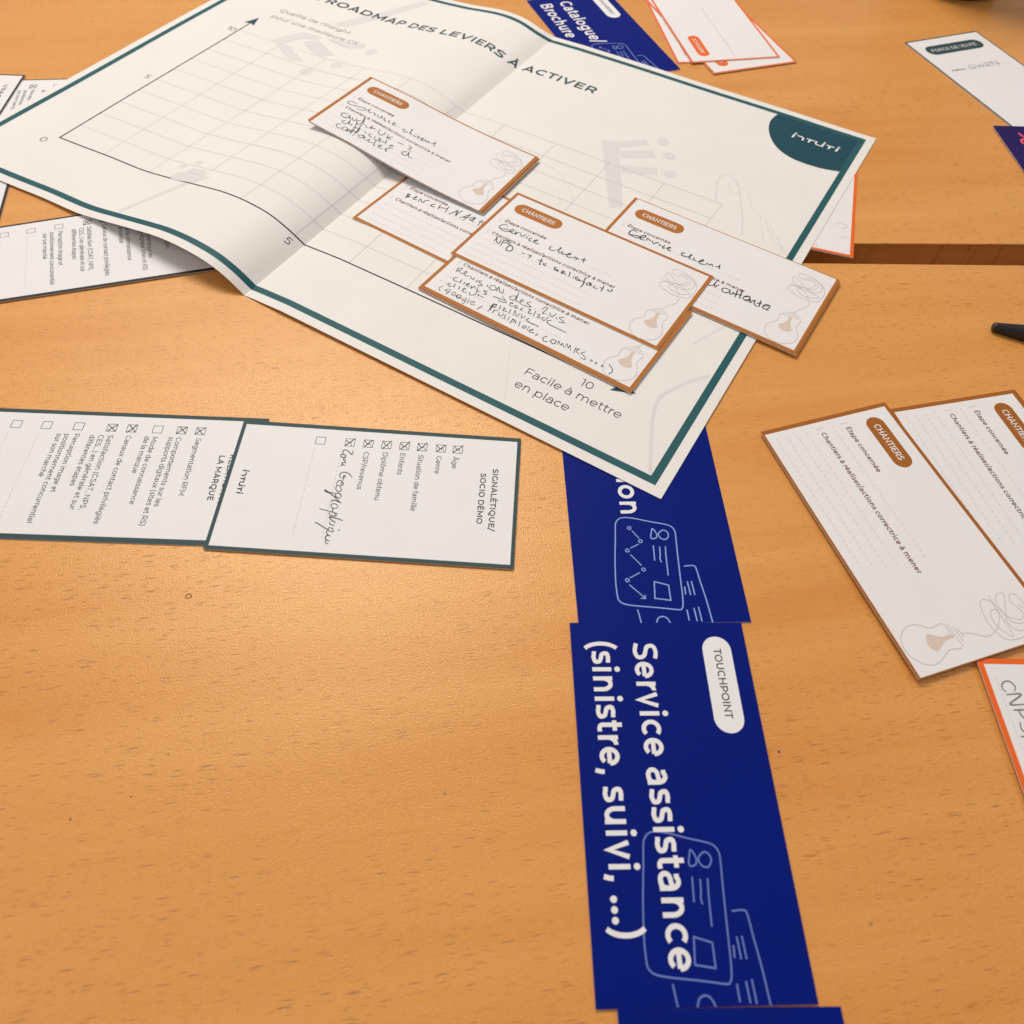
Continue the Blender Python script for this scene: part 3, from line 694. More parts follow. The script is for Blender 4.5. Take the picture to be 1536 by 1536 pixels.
BULB = [(100.5, 21.1), (98.3, 21.3), (97.0, 21.0), (96.4, 19.7), (96.7, 17.8), (96.9, 15.9), (96.4, 14.5), (95.3, 13.2), (94.2, 11.3), (93.8, 9.0), (94.4, 6.3), (96.0, 4.0), (97.9, 2.6), (100.4, 1.9), (102.7, 2.0), (105.1, 2.9), (107.3, 4.7), (108.8, 7.4), (108.9, 10.0), (107.9, 12.8), (106.4, 15.5), (105.9, 17.6), (106.5, 21.0), (106.0, 21.8)]
FIL = [(99.0, 12.1), (98.5, 13.1), (98.7, 14.0), (99.7, 15.2), (100.8, 17.5), (100.9, 19.5), (100.9, 21.4), (102.3, 21.5), (102.4, 19.3), (102.9, 17.0), (104.3, 14.5), (105.1, 12.9), (104.7, 11.9), (103.3, 11.0), (101.3, 10.9)]
SCR = [[(97.2, 22.4), (101.0, 22.2), (106.0, 22.5)], [(98.5, 23.4), (101.7, 23.7), (104.7, 23.7)], [(99.5, 24.4), (101.5, 24.9), (103.1, 25.0)],
       [(101.7, 25.1), (102.7, 28.1), (104.1, 30.5), (105.2, 32.3), (105.4, 34.3), (104.5, 37.2), (102.7, 40.0), (100.1, 42.4), (97.9, 43.6), (97.2, 42.4), (97.5, 40.8), (99.2, 39.5), (101.6, 39.0), (104.1, 39.3), (106.1, 40.4), (107.9, 41.6), (107.7, 42.3), (104.8, 42.8), (101.5, 43.1), (98.2, 43.0), (95.3, 43.4), (93.7, 42.8), (92.7, 40.9), (93.6, 39.1), (96.2, 37.8), (99.7, 36.9), (102.6, 36.9), (104.5, 37.0)],
       [(104.8, 37.4), (107.0, 37.9), (108.6, 39.4), (109.3, 41.6), (109.4, 44.6), (108.8, 47.5), (107.2, 50.5), (104.8, 52.6)],
       [(92.4, 43.8), (95.4, 43.7), (98.6, 44.4), (101.0, 45.3), (102.6, 47.2), (103.4, 49.2), (102.6, 50.9), (100.8, 51.7), (98.4, 50.9), (96.5, 50.1), (94.6, 51.0), (93.8, 52.7), (94.6, 53.9), (96.9, 54.4), (99.2, 54.3), (102.0, 53.6), (105.0, 51.8), (107.0, 48.8)],
       [(99.0, 45.9), (95.9, 48.1), (93.3, 49.7), (92.4, 49.0), (92.4, 47.4), (93.5, 45.9), (95.8, 44.8), (98.7, 44.8), (100.8, 44.9), (103.1, 45.4), (104.5, 47.4), (104.6, 50.0), (103.4, 52.2), (100.5, 53.2), (98.2, 52.2)],
       [(99.4, 45.6), (101.9, 44.1), (104.6, 43.7), (106.4, 45.0), (107.4, 47.8), (106.8, 50.6)]]

# pen strokes as written on each card, in tenths of a millimetre on that card
PEN = {'S': '118,458 128,460 137,457 134,453 123,441 117,430 120,422 131,421 140,423;139,427 140,417 146,415 154,422 154,432 147,435 141,431 140,423;146,435 155,434 164,428 168,434 163,440;165,429 178,440 179,434 180,427 187,429 192,436 190,440;185,431 193,426 198,423;250,478 243,474 232,463 225,448 226,437 233,429 242,428 251,433 253,438;250,445 248,449 242,450 241,445 248,443 264,445;286,423 276,424 266,429 267,437 274,447 282,448 288,445 285,440 276,441 271,444;305,444 295,440 289,433 292,425 302,424 312,428 317,436 314,445 307,447 299,441;347,448 345,439 338,429 326,430 325,440 334,450 343,450;368,455 356,441 338,421 327,405 323,393 317,384 314,387 323,402 326,426;368,456 362,442 357,427 362,419 366,418;389,446 381,445 375,438 373,428 379,421 387,421 393,430 394,441 386,446;395,429 410,431;399,379 403,394 407,415 413,435 416,451;413,420 423,422 427,431 428,444 422,447 417,440;446,475 440,460 436,441 433,424 442,429 452,442 456,451;453,427 464,431 467,440 471,449;499,446 492,449 483,443 480,432 487,428 495,436 497,447;489,428 477,406 466,388 460,374;491,430 496,425 505,426 513,435 516,443;513,436 516,428 524,425 533,432 537,444;532,433 539,428 547,433 550,441;486,466 490,472',
 'c3': '114,337 98,344 84,333 79,311 90,302 109,311 129,317 141,312 136,302 113,296 90,300;146,307 154,321 151,333 142,326 146,311 163,306 174,314;166,330 176,307 178,325 187,332;191,335 208,312 217,327 220,339;232,329 238,310;231,340 235,338;261,333 252,322 256,307 270,309;278,315 291,328 287,334 278,323 283,310 300,309 309,315;376,334 367,327 370,312 387,308 400,321;405,321 411,337 416,350 411,350 416,324 427,315 434,324;431,335 438,319 448,318 456,323;457,320 472,331 476,342 467,339 464,321 477,313 493,321;500,315 501,329 507,333 517,319 517,334 530,325;545,354 550,337 555,319;534,334 547,338 561,340;119,200 119,221 115,236 130,208 147,198 147,215 141,233;153,238 160,212 165,190;155,231 168,244 177,242 174,227 161,217;196,242 187,232 187,223 209,222 226,208 226,187 211,177 200,186 198,206 207,225;275,206 296,208;307,212 327,214 323,194;379,230 386,206 391,185 398,186;366,209 393,211;400,204 413,192 423,196;415,210 407,193;475,215 464,211 465,200 482,200 490,199 483,192 465,197;500,204 509,210 517,207 506,196 513,192 522,199 534,193;540,224 546,207 551,190;569,206 573,194;568,217 570,215;591,216 581,208 583,198 598,203 606,197 591,190;629,234 621,228 626,206 634,182 633,156;604,199 636,201;652,212 645,199 649,190 661,196 664,210 653,210 667,197 674,199;689,210 682,200 688,192 702,196;718,234 723,211 727,188;709,207 728,218;747,223 750,214 762,216 767,226 760,232',
 'c4': '603,222 592,213 593,198 611,195 624,205 625,215 627,238 627,216 637,198 641,213 648,224;687,221 672,213 674,195 692,189 706,205 707,219 687,221;707,219 713,197 723,199 726,219;734,244 741,211 743,188;755,256 759,224 766,191;721,204 744,212 767,220;783,216 797,229 807,221 797,201 780,201 781,221 799,233 809,216 806,198 788,195;812,218 818,194 825,214 833,223 837,198 850,189 859,195;856,239 860,215 864,190;845,210 867,220;876,202 893,219 905,227 907,211 896,194 880,198 882,221 900,230 908,218 902,196 912,194;143,347 121,353 110,334 115,311 139,318 163,325 171,315 152,306 113,310;176,318 192,335 190,349 173,336 180,310 199,314;210,316 207,335 222,330 232,327;235,334 249,318 260,331 265,340;271,334 283,322 289,327;305,338 298,322 305,312 315,324;319,322 334,333 331,341 323,325 335,313 346,321;414,339 400,339 403,321 421,319 440,327;442,324 444,351 440,342 444,320 458,320;464,339 467,321 483,323;491,319 509,337 506,349 496,327 505,314 530,322;533,322 534,336 550,331 555,344 568,329;590,364 599,331;577,335 595,353',
 'c1': '100,326 105,303 109,287;97,320 114,323 109,305 122,306 108,292;150,337 145,315 148,304 167,309;147,316 159,326;183,299 178,326 204,308 207,331 223,343;264,339 253,325 254,313 274,315;289,349 298,315;330,366 344,315;295,326 313,335 334,343;366,314 377,336 386,364 393,343 402,324 401,354 408,377;426,320 439,339 451,366 459,375 456,344 454,314;439,335 464,348;491,370 474,357 482,337 494,350 492,371 489,342 509,332;530,378 533,350 539,324;522,355 550,367;542,357 557,338 558,352',
 'c2': '69,218 78,184;70,207 87,225 88,203 80,197 111,191;116,195 123,211 115,217 113,198 131,189 144,198;149,201 169,188 176,204;192,198 197,180;216,205 202,195 219,185 232,177 210,167;249,201 257,184;266,208 266,186 286,178 298,198 279,211 268,205;308,183 301,216 321,192 338,193 325,217;401,212 382,198 386,179 406,182 401,223 399,232 416,184 432,185;435,187 445,205 433,207 437,183 459,178;479,219 464,203 483,195 495,188 461,179;545,203 548,226 562,226 559,186 576,193;583,209 604,192 614,221;625,202 630,190;654,223 637,206 667,196 669,187 646,180;107,160 95,140 111,128 128,135;132,158 138,129;152,151 159,133;168,136 179,152 170,153 171,135 190,136;193,149 201,131 205,152 222,139;223,162 235,130 245,142;277,160 259,153 282,142 267,131;313,148 374,154;348,173 387,147 348,135;406,150 415,162 403,159 413,139 427,149;439,164 430,151 449,149 434,138;471,165 463,149 480,145;492,170 504,173 504,151 523,155;526,183 534,147;542,168 556,168 553,150 570,157;580,169 575,155 591,151 593,184;617,170 603,155 621,142 663,141 710,141;104,107 97,90 112,85 121,93;124,115 132,88;151,113 159,91;174,96 183,114 174,113 182,91 204,96;211,112 221,92 240,106 235,130;249,123 259,103;255,115 287,113;345,112 355,60;340,97 360,111 355,86;377,118 386,88;393,109 405,112 403,95 424,100;429,124 436,92;458,92 449,128 474,99 477,127;487,129 496,104 508,123;529,122 522,107 543,101 591,102;88,72 81,51 89,35 101,33;120,68 113,52 131,49 128,68 133,40 124,33;148,61 153,43 168,48 160,64 148,61;175,59 178,44 197,42 195,62 177,61 184,43 195,54;214,60 212,42 227,47 221,65 232,30 220,26;236,70 246,35;261,51 268,66 253,61 263,42 280,49;311,66 304,29;343,104 352,48;336,83 367,90;369,76 374,53;372,72 386,82;396,79 403,58 419,64 415,82;431,81 429,69 438,59 428,50;450,81 455,53;469,79 476,43;469,69 483,74 481,57;490,74 495,56;505,84 516,51;535,70 534,54 546,57 544,71 532,68;556,80 560,52;576,59 581,72 569,54 585,50 597,58;611,63 610,43;655,75 645,53 658,37 674,44;685,71 682,54 702,48 703,69 685,71;718,55 712,76 732,60 733,75 748,57;754,56 751,84 768,64 767,85 784,55;794,90 803,52;796,76 812,88 806,69 828,60;843,91 831,72 855,60 863,46 840,45',
 'c0': '103,322 66,318 58,297 75,287 113,299 149,314 172,311 165,291 131,283;182,315 189,328 188,307 202,301 213,313;215,317 229,315 235,301 246,304;246,319 266,294 276,303 271,324 290,298;292,319 303,298 316,298;326,321 328,303 341,303;353,302 361,323 355,323 357,300 378,307;435,319 423,308 437,296 456,308;465,304 460,349 459,336 473,306 488,302;493,319 501,302 514,308;510,323 526,314 519,300;542,304 547,324 540,315 547,300 556,306;559,302 561,323 578,308 581,323 592,310;608,355 625,304;596,319 623,336;129,203 101,195 103,170 128,163 145,180 142,203 154,177 173,182;162,197 179,175 192,188 183,205;214,204 200,190 213,164 230,181 214,242 238,189 251,189;259,191 270,171 281,178;284,216 295,177;279,186 312,199;334,215 342,185 362,174 373,191 370,219;390,213 405,173;420,212 404,184 427,182;465,194 500,198;522,213 546,206 538,180;154,145 142,126 163,115 175,134 169,165 182,134 195,134;196,142 204,126;214,172 217,149 232,114 238,83;240,179 242,155 257,120 263,89;216,123 259,141;284,141 299,125;316,147 323,124 344,126;350,144 362,119 380,130 373,154 385,129;384,152 394,114;410,166 429,129;397,129 422,147;451,139 465,146 454,148 456,126 477,128;149,102 139,79 159,61 181,76;179,93 184,67 205,70 200,95 183,91;205,88 216,68 215,92 237,71 235,87;223,112 243,63;246,141 255,100 262,58;222,83 261,106;295,103 281,82 301,72 315,98 298,103 326,78 342,88;344,108 347,80 374,88;372,123 386,76 396,80;414,86 421,104 410,100 413,78 439,86;454,83 452,104 466,117;453,99 463,80 466,89;548,161 532,146 536,126 557,128 563,152 556,162 578,130 596,136;550,181 561,179'}
def penned(c, key, w, seed, mat='pen'):
    r_ = random.Random(seed); i = Ink()
    for q in PEN[key].split(';'):
        p = [tuple(float(t) / 10 for t in z.split(',')) for z in q.split()]
        k = w * r_.uniform(0.9, 1.25)
        i.stroke(spline(p, 6), k, taper=r_.uniform(0.1, 0.4))
    c.ink(i, 'handwriting', mat, 0.085)
GC = 'brown bordered idea cards'
def idea_card(label, pose=None, quad=None, edge='brown', b=(1.7, 1.7, 1.7, 1.7), head=True, ttext='brown_text', curl=0.0, th=TH, bend=0.0):
    c = Card('idea_card', label, 'card', pose, quad, group=GC, curl=curl, th=th, bend=bend)
    c.border(edge, *b)
    if head:
        i = Ink(); i.pill(5.9, 33.0, 49.6, 4.15); bd = c.ink(i, 'badge', edge, 0.035)
        i = Ink(); text(i, "CHANTIERS", 9.8, 48.1, 4.3, x1=29.2, w=0.115); c.ink(i, 'badge_lettering', 'white', 0.075, bd)
        i = Ink(); text(i, "Étape concernée", 7.7, 36.0, 3.15, x1=32.0, w=0.11); text(i, "Chantiers à réaliser/actions correctrice à mener", 7.5, 24.2, 3.15, x1=76.8, w=0.11)
        c.ink(i, 'printed_text', ttext)
        i = Ink(); i.stroke([(5.6, 34.9), (5.6, 38.5)], 0.22); i.stroke([(5.3, 23.1), (5.3, 26.7)], 0.22)
        for y, x in ((30.9, 71.3), (18.7, 71.0), (14.0, 70.8), (9.4, 70.6), (4.8, 70.6)): i.dashes(5.2, y, x, y + 0.4, 0.17, 1.4, 1.0)
        c.ink(i, 'writing_lines', 'dash', 0.03)
        i = Ink(); i.stroke(spline(BULB, 4), 0.28)
        for s_ in SCR: i.stroke(spline(s_, 4), 0.24)
        dr = c.ink(i, 'bulb_drawing', 'taupe', 0.045)
        i = Ink(); i.poly(spline(FIL, 3, True)); c.ink(i, 'filament', 'beige', 0.03, dr)
    return c
def under(label, c, du, dv, da, dz, edge='brown', b=(1.7, 1.7, 1.7, 1.7), grp=GC, name='idea_card', quad=None, stock='card'):
    """another card of the same kind lying almost exactly beneath c"""
    if quad is not None: k = Card(name, label, 'card', quad=quad, group=grp, stock=stock, bend=1.3)
    else:
        zz = TH if c.quad is None else [TH + q[2] for q in c.quad]
        k = Card(name, label, 'card', pose=(0, 0, 0, zz), w=c.w, h=c.h, group=grp, stock=stock)
        k.root.matrix_world = c.mat @ Matrix.Translation(Vector((du * MM, dv * MM, dz * MM))) @ Matrix.Rotation(R(da), 4, 'Z')
    k.border(edge, *b)
    return k

# --- cards lying on the chart
c1 = idea_card('brown bordered card reading BENCHMARK, half hidden under three other cards', on_sheet(-91.0, 324.36, -0.525, 0.40), b=(1.6, 1.9, 1.5, 1.5))
penned(c1, 'c1', 0.42, 1)
c2 = idea_card('brown bordered card with four crowded handwritten lines ending in dots, under the NPS card', on_sheet(-51.02, 276.26, -0.512, 1.15), b=(1.8, 1.8, 1.9, 1.8))
penned(c2, 'c2', 0.31, 2)
i = Ink()
for x, y in ((88.9, 5.8), (91.3, 5.7), (94.4, 5.8)): i.stroke(spline([(x + .55, y), (x, y + .5), (x - .5, y), (x, y - .5)], 4, True), 0.26, closed=True)
i.stroke(spline([(96.3, 8.4), (98.6, 7.0), (99.6, 5.2), (99.0, 3.2)], 5), 0.36)
c2.ink(i, 'handwritten_dots', 'pen', 0.085)
under('brown bordered card showing only as a gold line under the card with crowded writing', c2, -0.15, -0.95, 0.10, -0.33, b=(1.8, 1.6, 1.9, 1.8))
c4 = idea_card('brown bordered card overhanging the right edge of the chart, its last words about waiting', on_sheet(22.7, 305.93, -0.5, 1.05), b=(1.7, 1.5, 1.5, 0.45))
penned(c4, 'c4', 0.50, 4)
under('brown bordered card just peeking out under the card overhanging the chart', c4, 0.75, -0.6, -0.12, -0.33, b=(1.7, 1.5, 1.5, 0.45))
c3 = idea_card('brown bordered card about NPS and satisfaction, lying uppermost in the middle of the chart', on_sheet(-39.27, 301.07, -0.504, 1.6), b=(1.7, 1.9, 1.8, 1.6))
penned(c3, 'c3', 0.42, 3)
Q0 = [[-125.4, 389.28, 12.5], [-27.0, 334.46, 3.5], [-0.47, 385.92, 3.6], [-99.97, 439.63, 11.7]]
c0 = idea_card('brown bordered card propped on the raised fold, its audit lines running together', quad=Q0, b=(1.9, 0.0, 1.9, 0.9), bend=1.3)
penned(c0, 'c0', 0.38, 5)
u = np.array(Q0[1]) - np.array(Q0[0]); u /= np.linalg.norm(u); v = np.array(Q0[3]) - np.array(Q0[0]); v /= np.linalg.norm(v)
under('brown bordered card showing as a gold stripe under the right end of the propped card', None, 0, 0, 0, 0, b=(1.9, 0.9, 1.9, 0.9), quad=[np.array(q) + 1.1 * u - 0.3 * v + np.array([0, 0, -0.42]) for q in Q0])

# --- brown bordered cards on the right of the near table
R3 = Card('idea_card', 'brown bordered card almost hidden under the right-hand blank idea card', 'card', (159.37, 223.83, -1.261, 0.4), group=GC); R3.border('brown_dark', 1.7, 1.7, 1.7, 1.7)
R2 = idea_card('unwritten brown bordered card at the right edge, partly under the other unwritten card', (157.75, 224.38, -1.282, 0.8), edge='brown_dark', b=(2.0, 1.0, 0.4, 1.5))
R1 = idea_card('unwritten brown bordered card whose whole bulb drawing shows, on the bare table at right', (99.74, 205.41, -1.196, (1.25, 2.1, 2.0, 1.25)), edge='brown_dark', b=(2.0, 1.0, 0.35, 1.6), curl=0.25)

# --- blue cards in a column
OUT = [(72.1, 17.4), (70.1, 17.9), (68.5, 19.3), (68.0, 21.6), (68.6, 25.5), (70.0, 31.0), (71.2, 36.4), (72.2, 38.6), (73.7, 39.6), (75.7, 39.8), (83.3, 39.3), (93.8, 38.7), (101.6, 38.3), (105.4, 37.8), (106.5, 37.2), (106.9, 36.1), (106.0, 29.1), (105.1, 20.8), (104.4, 17.2), (103.3, 15.5), (101.5, 14.9), (95.3, 14.9), (86.1, 15.7), (76.7, 16.9)]
ICN = [[(89.4, 40.8), (89.2, 44.1), (90.3, 45.1), (95.8, 45.7), (102.9, 46.6), (112, 47.3)], [(80.4, 30.7), (87.0, 30.3)], [(81.0, 33.0), (84.5, 32.7), (86.1, 32.4), (87.6, 32.7)], [(80.9, 35.2), (85.2, 34.8), (93.2, 34.4)],
       [(97.8, 39.7), (100.9, 39.5)], [(95.7, 41.0), (101.2, 41.3)], [(95.6, 42.5), (101.2, 42.8)], [(106.9, 39.0), (111.1, 39.1)], [(106.3, 41.6), (111.4, 41.9)], [(105.9, 43.3), (111.6, 43.6)], [(106.6, 21.4), (111.9, 22.1)], [(112, 27.4), (110.1, 28.2), (109.4, 29.9), (110.1, 31.4), (112, 32.4)],
       [(73.1, 31.2), (76.8, 30.3), (77.6, 31.0), (76.9, 32.5), (75.2, 32.6), (73.4, 31.7), (73.1, 31.2)]]
CHARTL = [[(74.0, 23.5), (77.4, 25.8)], [(79.9, 25.2), (81.5, 22.0)], [(84.2, 21.6), (88.9, 25.2)], [(91.8, 24.2), (94.0, 20.2)], [(96.7, 19.7), (102.2, 24.8)], [(102.2, 23.1), (102.3, 24.8), (100.9, 24.8)]]
def touch_card(label, pose, lines, icon=True, chart=True, badge=True, ink_='sky', iw=0.42):
    c = Card('touchpoint_card', label, 'card', pose, stock='blue', group='blue touchpoint cards')
    if badge:
        i = Ink(); i.pill(5.3, 38.8, 50.0, 4.95); bd = c.ink(i, 'badge', 'white', 0.035)
        i = Ink(); text(i, "TOUCHPOINT", 9.7, 48.8, 3.75, x1=34.0, w=0.11); c.ink(i, 'badge_lettering', 'text', 0.075, bd)
    if icon:
        i = Ink(); i.stroke(spline(OUT, 4, True), iw, closed=True)
        for s_ in ICN: i.stroke(spline(s_, 4), iw)
        i.stroke([(95.6, 28.9), (97.1, 33.9), (103.2, 33.8), (102.3, 28.2)], iw, closed=True)
        i.stroke(spline([(73.9, 35.0), (75.6, 33.3), (77.6, 34.2), (77.8, 36.0), (76.0, 37.1), (74.3, 36.5)], 4, True), iw, closed=True)
        if chart:
            for s_ in CHARTL: i.stroke(s_, iw * 0.85)
            for x, y in ((72.8, 22.6), (78.6, 26.1), (82.5, 20.7), (90.6, 25.7), (94.9, 19.2)): i.stroke(arc(x, y, .65, .65, 0, 360, 14), 0.35, closed=True)
        c.ink(i, 'report_drawing', ink_, 0.03)
    i = Ink()
    for s_, x0, y0, x1 in lines: text(i, s_, x0, y0, 12.2, x1=x1, w=0.121)
    if lines: c.ink(i, 'printed_text', 'white', 0.07)
    return c
B1 = touch_card('blue card under the pointed corner of the chart, its zigzag graph drawing visible', (14.52, 223.94, -1.468, 0.56), [("tion", 44.6, 20.2, 67.2)], badge=False)
under('blue card showing only as a thin rim under the card with the zigzag graph', B1, 0.3, 0.5, 0.15, -0.29, b=(0, 0, 0, 0), grp='blue touchpoint cards', name='touchpoint_card', stock='blue')
B2 = touch_card('whole blue card with a white badge and two lines of white words, in the foreground', (22.85, 112.93, -1.486, 0.8), [("Service assistance", 7.3, 20.9, 104.2), ("(sinistre, suivi, ...)", 6.6, 6.6, 96.2)], chart=False, iw=0.5, ink_='sky_dim')
B3 = touch_card("blue card cut off by the bottom edge of the photo, below the service card", (38.02, 1.93, -1.498, 1.2), [], icon=True)
B0 = touch_card('blue card at the top of the photo with the words for catalogue and brochure', (-17.38, 575.49, -1.142, 0.42), [("Catalogue/", 8.0, 20.4, 67.0), ("Brochure", 8.0, 6.4, 56.2)], chart=True, iw=0.32)

# --- orange cards
GO = 'orange bordered cards'
def orange_card(label, pose, w=112.0, h=60.4, b=1.4, badge=True, line=True):
    c = Card('orange_card', label, 'card', pose, w=w, h=h, group=GO); c.border('orange', b, b, b, b)
    if badge:
        i = Ink(); i.pill(7.0, 33.6, 48.7, 3.9); bd = c.ink(i, 'badge', 'orange', 0.035)
        i = Ink(); text(i, "IRRITANTS", 11.0, 47.3, 3.9, x1=29.6, w=0.10); c.ink(i, 'badge_lettering', 'white', 0.075, bd)
    if line:
        i = Ink(); i.dashes(5.4, 29.2, 74, 28.6, 0.42, 1.6, 0.5); i.stroke(arc(90, 31, 6, 6, 200, 340, 10), 0.35); c.ink(i, 'writing_lines', 'taupe', 0.03)
    return c
orange_card('orange bordered card lowest and leftmost in the fan at the top of the photo', (141.5, 518.43, 1.776, 0.4))
O2 = orange_card('orange bordered card in the fan at the top, half its badge covered', (160.18, 518.68, 1.968, 0.82))
O1 = orange_card('orange bordered card lying on top of the fan, its whole orange badge visible', (149.62, 522.3, 1.84, 1.25))
OU = orange_card('orange bordered card sticking out from under the right edge of the chart', (101.66, 338.23, -0.215, 0.42), 60.4, 112.0, b=1.6, badge=False, line=False)
i = Ink(); i.stroke(spline([(50, 24), (52, 26.5), (55.5, 26), (56.5, 23.5), (53, 22)], 5), 0.3); i.stroke([(54, 15), (57.4, 15.8)], 0.3); i.stroke([(42, 3), (42.3, 5.6)], 0.3); OU.ink(i, 'pale_drawing', 'taupe', 0.03)
under('orange bordered card showing as a second stripe under the one by the table gap', OU, 0.45, -0.35, 0.5, -0.38, edge='orange', b=(1.6, 1.4, 1.4, 1.4), grp=GO, name='orange_card')
OC = orange_card('orange bordered card with large pencilled capitals at the right edge of the photo', (163.12, 111.02, -1.507, 1.7), b=2.0, badge=False, line=False)
i = Ink(); hand(i, "CNPS,", 7.8, 5.4, 28.5, 2.55, w=0.42, slant=-0.05, y1=7.0, seed=51, jit=0.04); OC.ink(i, 'handwriting', 'pencil', 0.08)
i = Ink(); i.dashes(7, 4.6, 70, 4.9, 0.16, 1.1, 0.7); i.dashes(7, 16.6, 70, 16.9, 0.16, 1.1, 0.7); OC.ink(i, 'writing_lines', 'dash', 0.03)

# --- role card and violet card, top right
FV = Card('role_card', 'white card with a dark green badge and a handwritten first name, at top right', 'card', (283.94, 455.24, 0.424, 0.4), w=60.4, h=112.0); FV.border('slate', 1.2, 1.0, 0.9, 1.2)
i = Ink(); i.pill(7.6, 53.2, 97.2, 5.6); bd = FV.ink(i, 'badge', 'slate', 0.035)
i = Ink(); text(i, "FORCE DE VENTE", 11.0, 95.4, 4.6, x1=48.6, w=0.09); FV.ink(i, 'badge_lettering', 'white', 0.075, bd)
i = Ink(); text(i, "Prénom", 7.9, 70.6, 3.0, x1=18.6, w=0.10); FV.ink(i, 'printed_text', 'text')
i = Ink(); i.dashes(19.5, 69.8, 55, 69.6, 0.16, 1.0, 0.6); FV.ink(i, 'writing_lines', 'dash', 0.03)
i = Ink(); hand(i, "GWEN", 21.2, 70.2, 46.6, 2.2, w=0.36, slant=0.05, y1=70.0, seed=61); FV.ink(i, 'handwriting', 'pencil', 0.08)
VC = Card('violet_card', 'dark violet card with bright pink marks, overlapping the green badge card at right', 'card', (269.22, 459.9, -1.473, 0.82), stock='violet')
i = Ink(); i.strokes([spline(p, 6) for p in ([(7.6, 13.0), (10.5, 14.2), (13.5, 16.2)], [(8.2, 18.0), (11.0, 16.5), (14.0, 16.6)], [(19.5, 12.6), (17.2, 11.2), (14.6, 12.2), (13.8, 15.0), (15.6, 18.0), (19.0, 18.4), (21.0, 16.0)])], 1.5); VC.ink(i, 'pink_drawing', 'pink', 0.04)

# --- check list cards
GL = 'green bordered check list cards'
def xmark(i, x, y, seed, kind=0):
    r_ = random.Random(seed); q = lambda: r_.uniform(-0.35, 0.35)
    if kind == 0: i.stroke([(x - 1.9 + q(), y + 1.7 + q()), (x + q() * .5, y + q()), (x + 1.9 + q(), y - 1.7 + q())], 0.36); i.stroke([(x - 1.7 + q(), y - 1.6 + q()), (x + 1.7 + q(), y + 1.7 + q())], 0.34)
    else: i.stroke(spline([(x - 2.2 + q(), y + 1.6 + q()), (x - 0.6, y + 0.4 + q()), (x + 1.9 + q(), y - 1.7 + q())], 4), 0.34); i.stroke(spline([(x - .5 + q(), y + .3 + q()), (x + .3, y - .2), (x - 1.6 + q(), y - 1.8 + q())], 4), 0.3); i.stroke([(x - .4, y + .3), (x + 1.6 + q(), y + 1.2 + q())], 0.2)
def check_card(label, pose=None, quad=None, b=(1.7, 1.6, 1.5, 1.6), edge='slate', title=(), rows=(), boxes=(), marks=(), dash=(), logo=True, kind=0, handw=None, em=2.95):
    c = Card('checklist_card', label, 'card', pose, quad, w=60.4, h=112.0, group=GL); c.border(edge, *b)
    i = Ink()
    for s_, x0, y, x1 in title: text(i, s_, x0, y, 3.2, x1=x1, w=0.125)
    if i.f: c.ink(i, 'heading', 'text')
    i = Ink()
    for s_, x0, y, x1 in rows: text(i, s_, x0, y, em, x1=x1, w=0.078)
    c.ink(i, 'printed_text', 'text')
    i = Ink()
    for y in boxes: i.stroke([(6.0, y), (9.6, y), (9.6, y + 3.7), (6.0, y + 3.7)], 0.2, closed=True)
    c.ink(i, 'tick_boxes', 'text', 0.04)
    i = Ink()
    for y in dash: i.dashes(12.0, y, 52.6, y, 0.17, 1.1, 0.8)
    c.ink(i, 'writing_lines', 'dash', 0.03)
    if marks:
        i = Ink()
        for n_, y in enumerate(marks): xmark(i, 7.8, y + 1.85, int(y * 7) + n_, kind)
        c.ink(i, 'pen_crosses', 'pen', 0.07)
    if logo:
        i = Ink(); wordmark(i, 24.4, 5.6, 36.0, 2.5); c.ink(i, 'wordmark', 'black')
    if handw:
        penned(c, *handw)
    return c
MR = [("Segmentation RFM", 11.3, 85.5, 39.1), ("Comportements sur les", 11.3, 77.8, 44.4), ("supports digitaux (sites et RS)", 11.3, 74.8, 53.0), ("Mode de connaissance", 11.4, 68.5, 43.8), ("de la marque", 11.4, 65.4, 29.6), ("Canaux de contact privilégiés", 11.3, 58.2, 52.9),
      ("Satisfaction (CSAT, NPS,", 11.5, 51.2, 47.1), ("CES...) en générale et sur", 11.6, 47.6, 47.0), ("différentes étapes", 11.7, 44.2, 36.5), ("Perception image et", 11.4, 38.1, 39.6), ("positionnement concurrentiel", 11.6, 34.4, 53.5), ("sur son marché", 11.7, 31.3, 32.8)]
MB = [84.5, 77.1, 67.6, 57.4, 49.6, 36.6, 24.1, 12.3]
MT = [("RELATION À", 18.6, 100.6, 42.0), ("LA MARQUE", 19.3, 96.5, 40.9)]
check_card('green bordered check list about the brand, its right end under the other check list', (-212.94, 187.7, -1.522, 0.4), title=MT, rows=MR, boxes=MB, marks=[84.5, 77.1, 57.4, 49.6], dash=(24.1, 12.4), b=(1.9, 1.6, 2.3, 1.6))
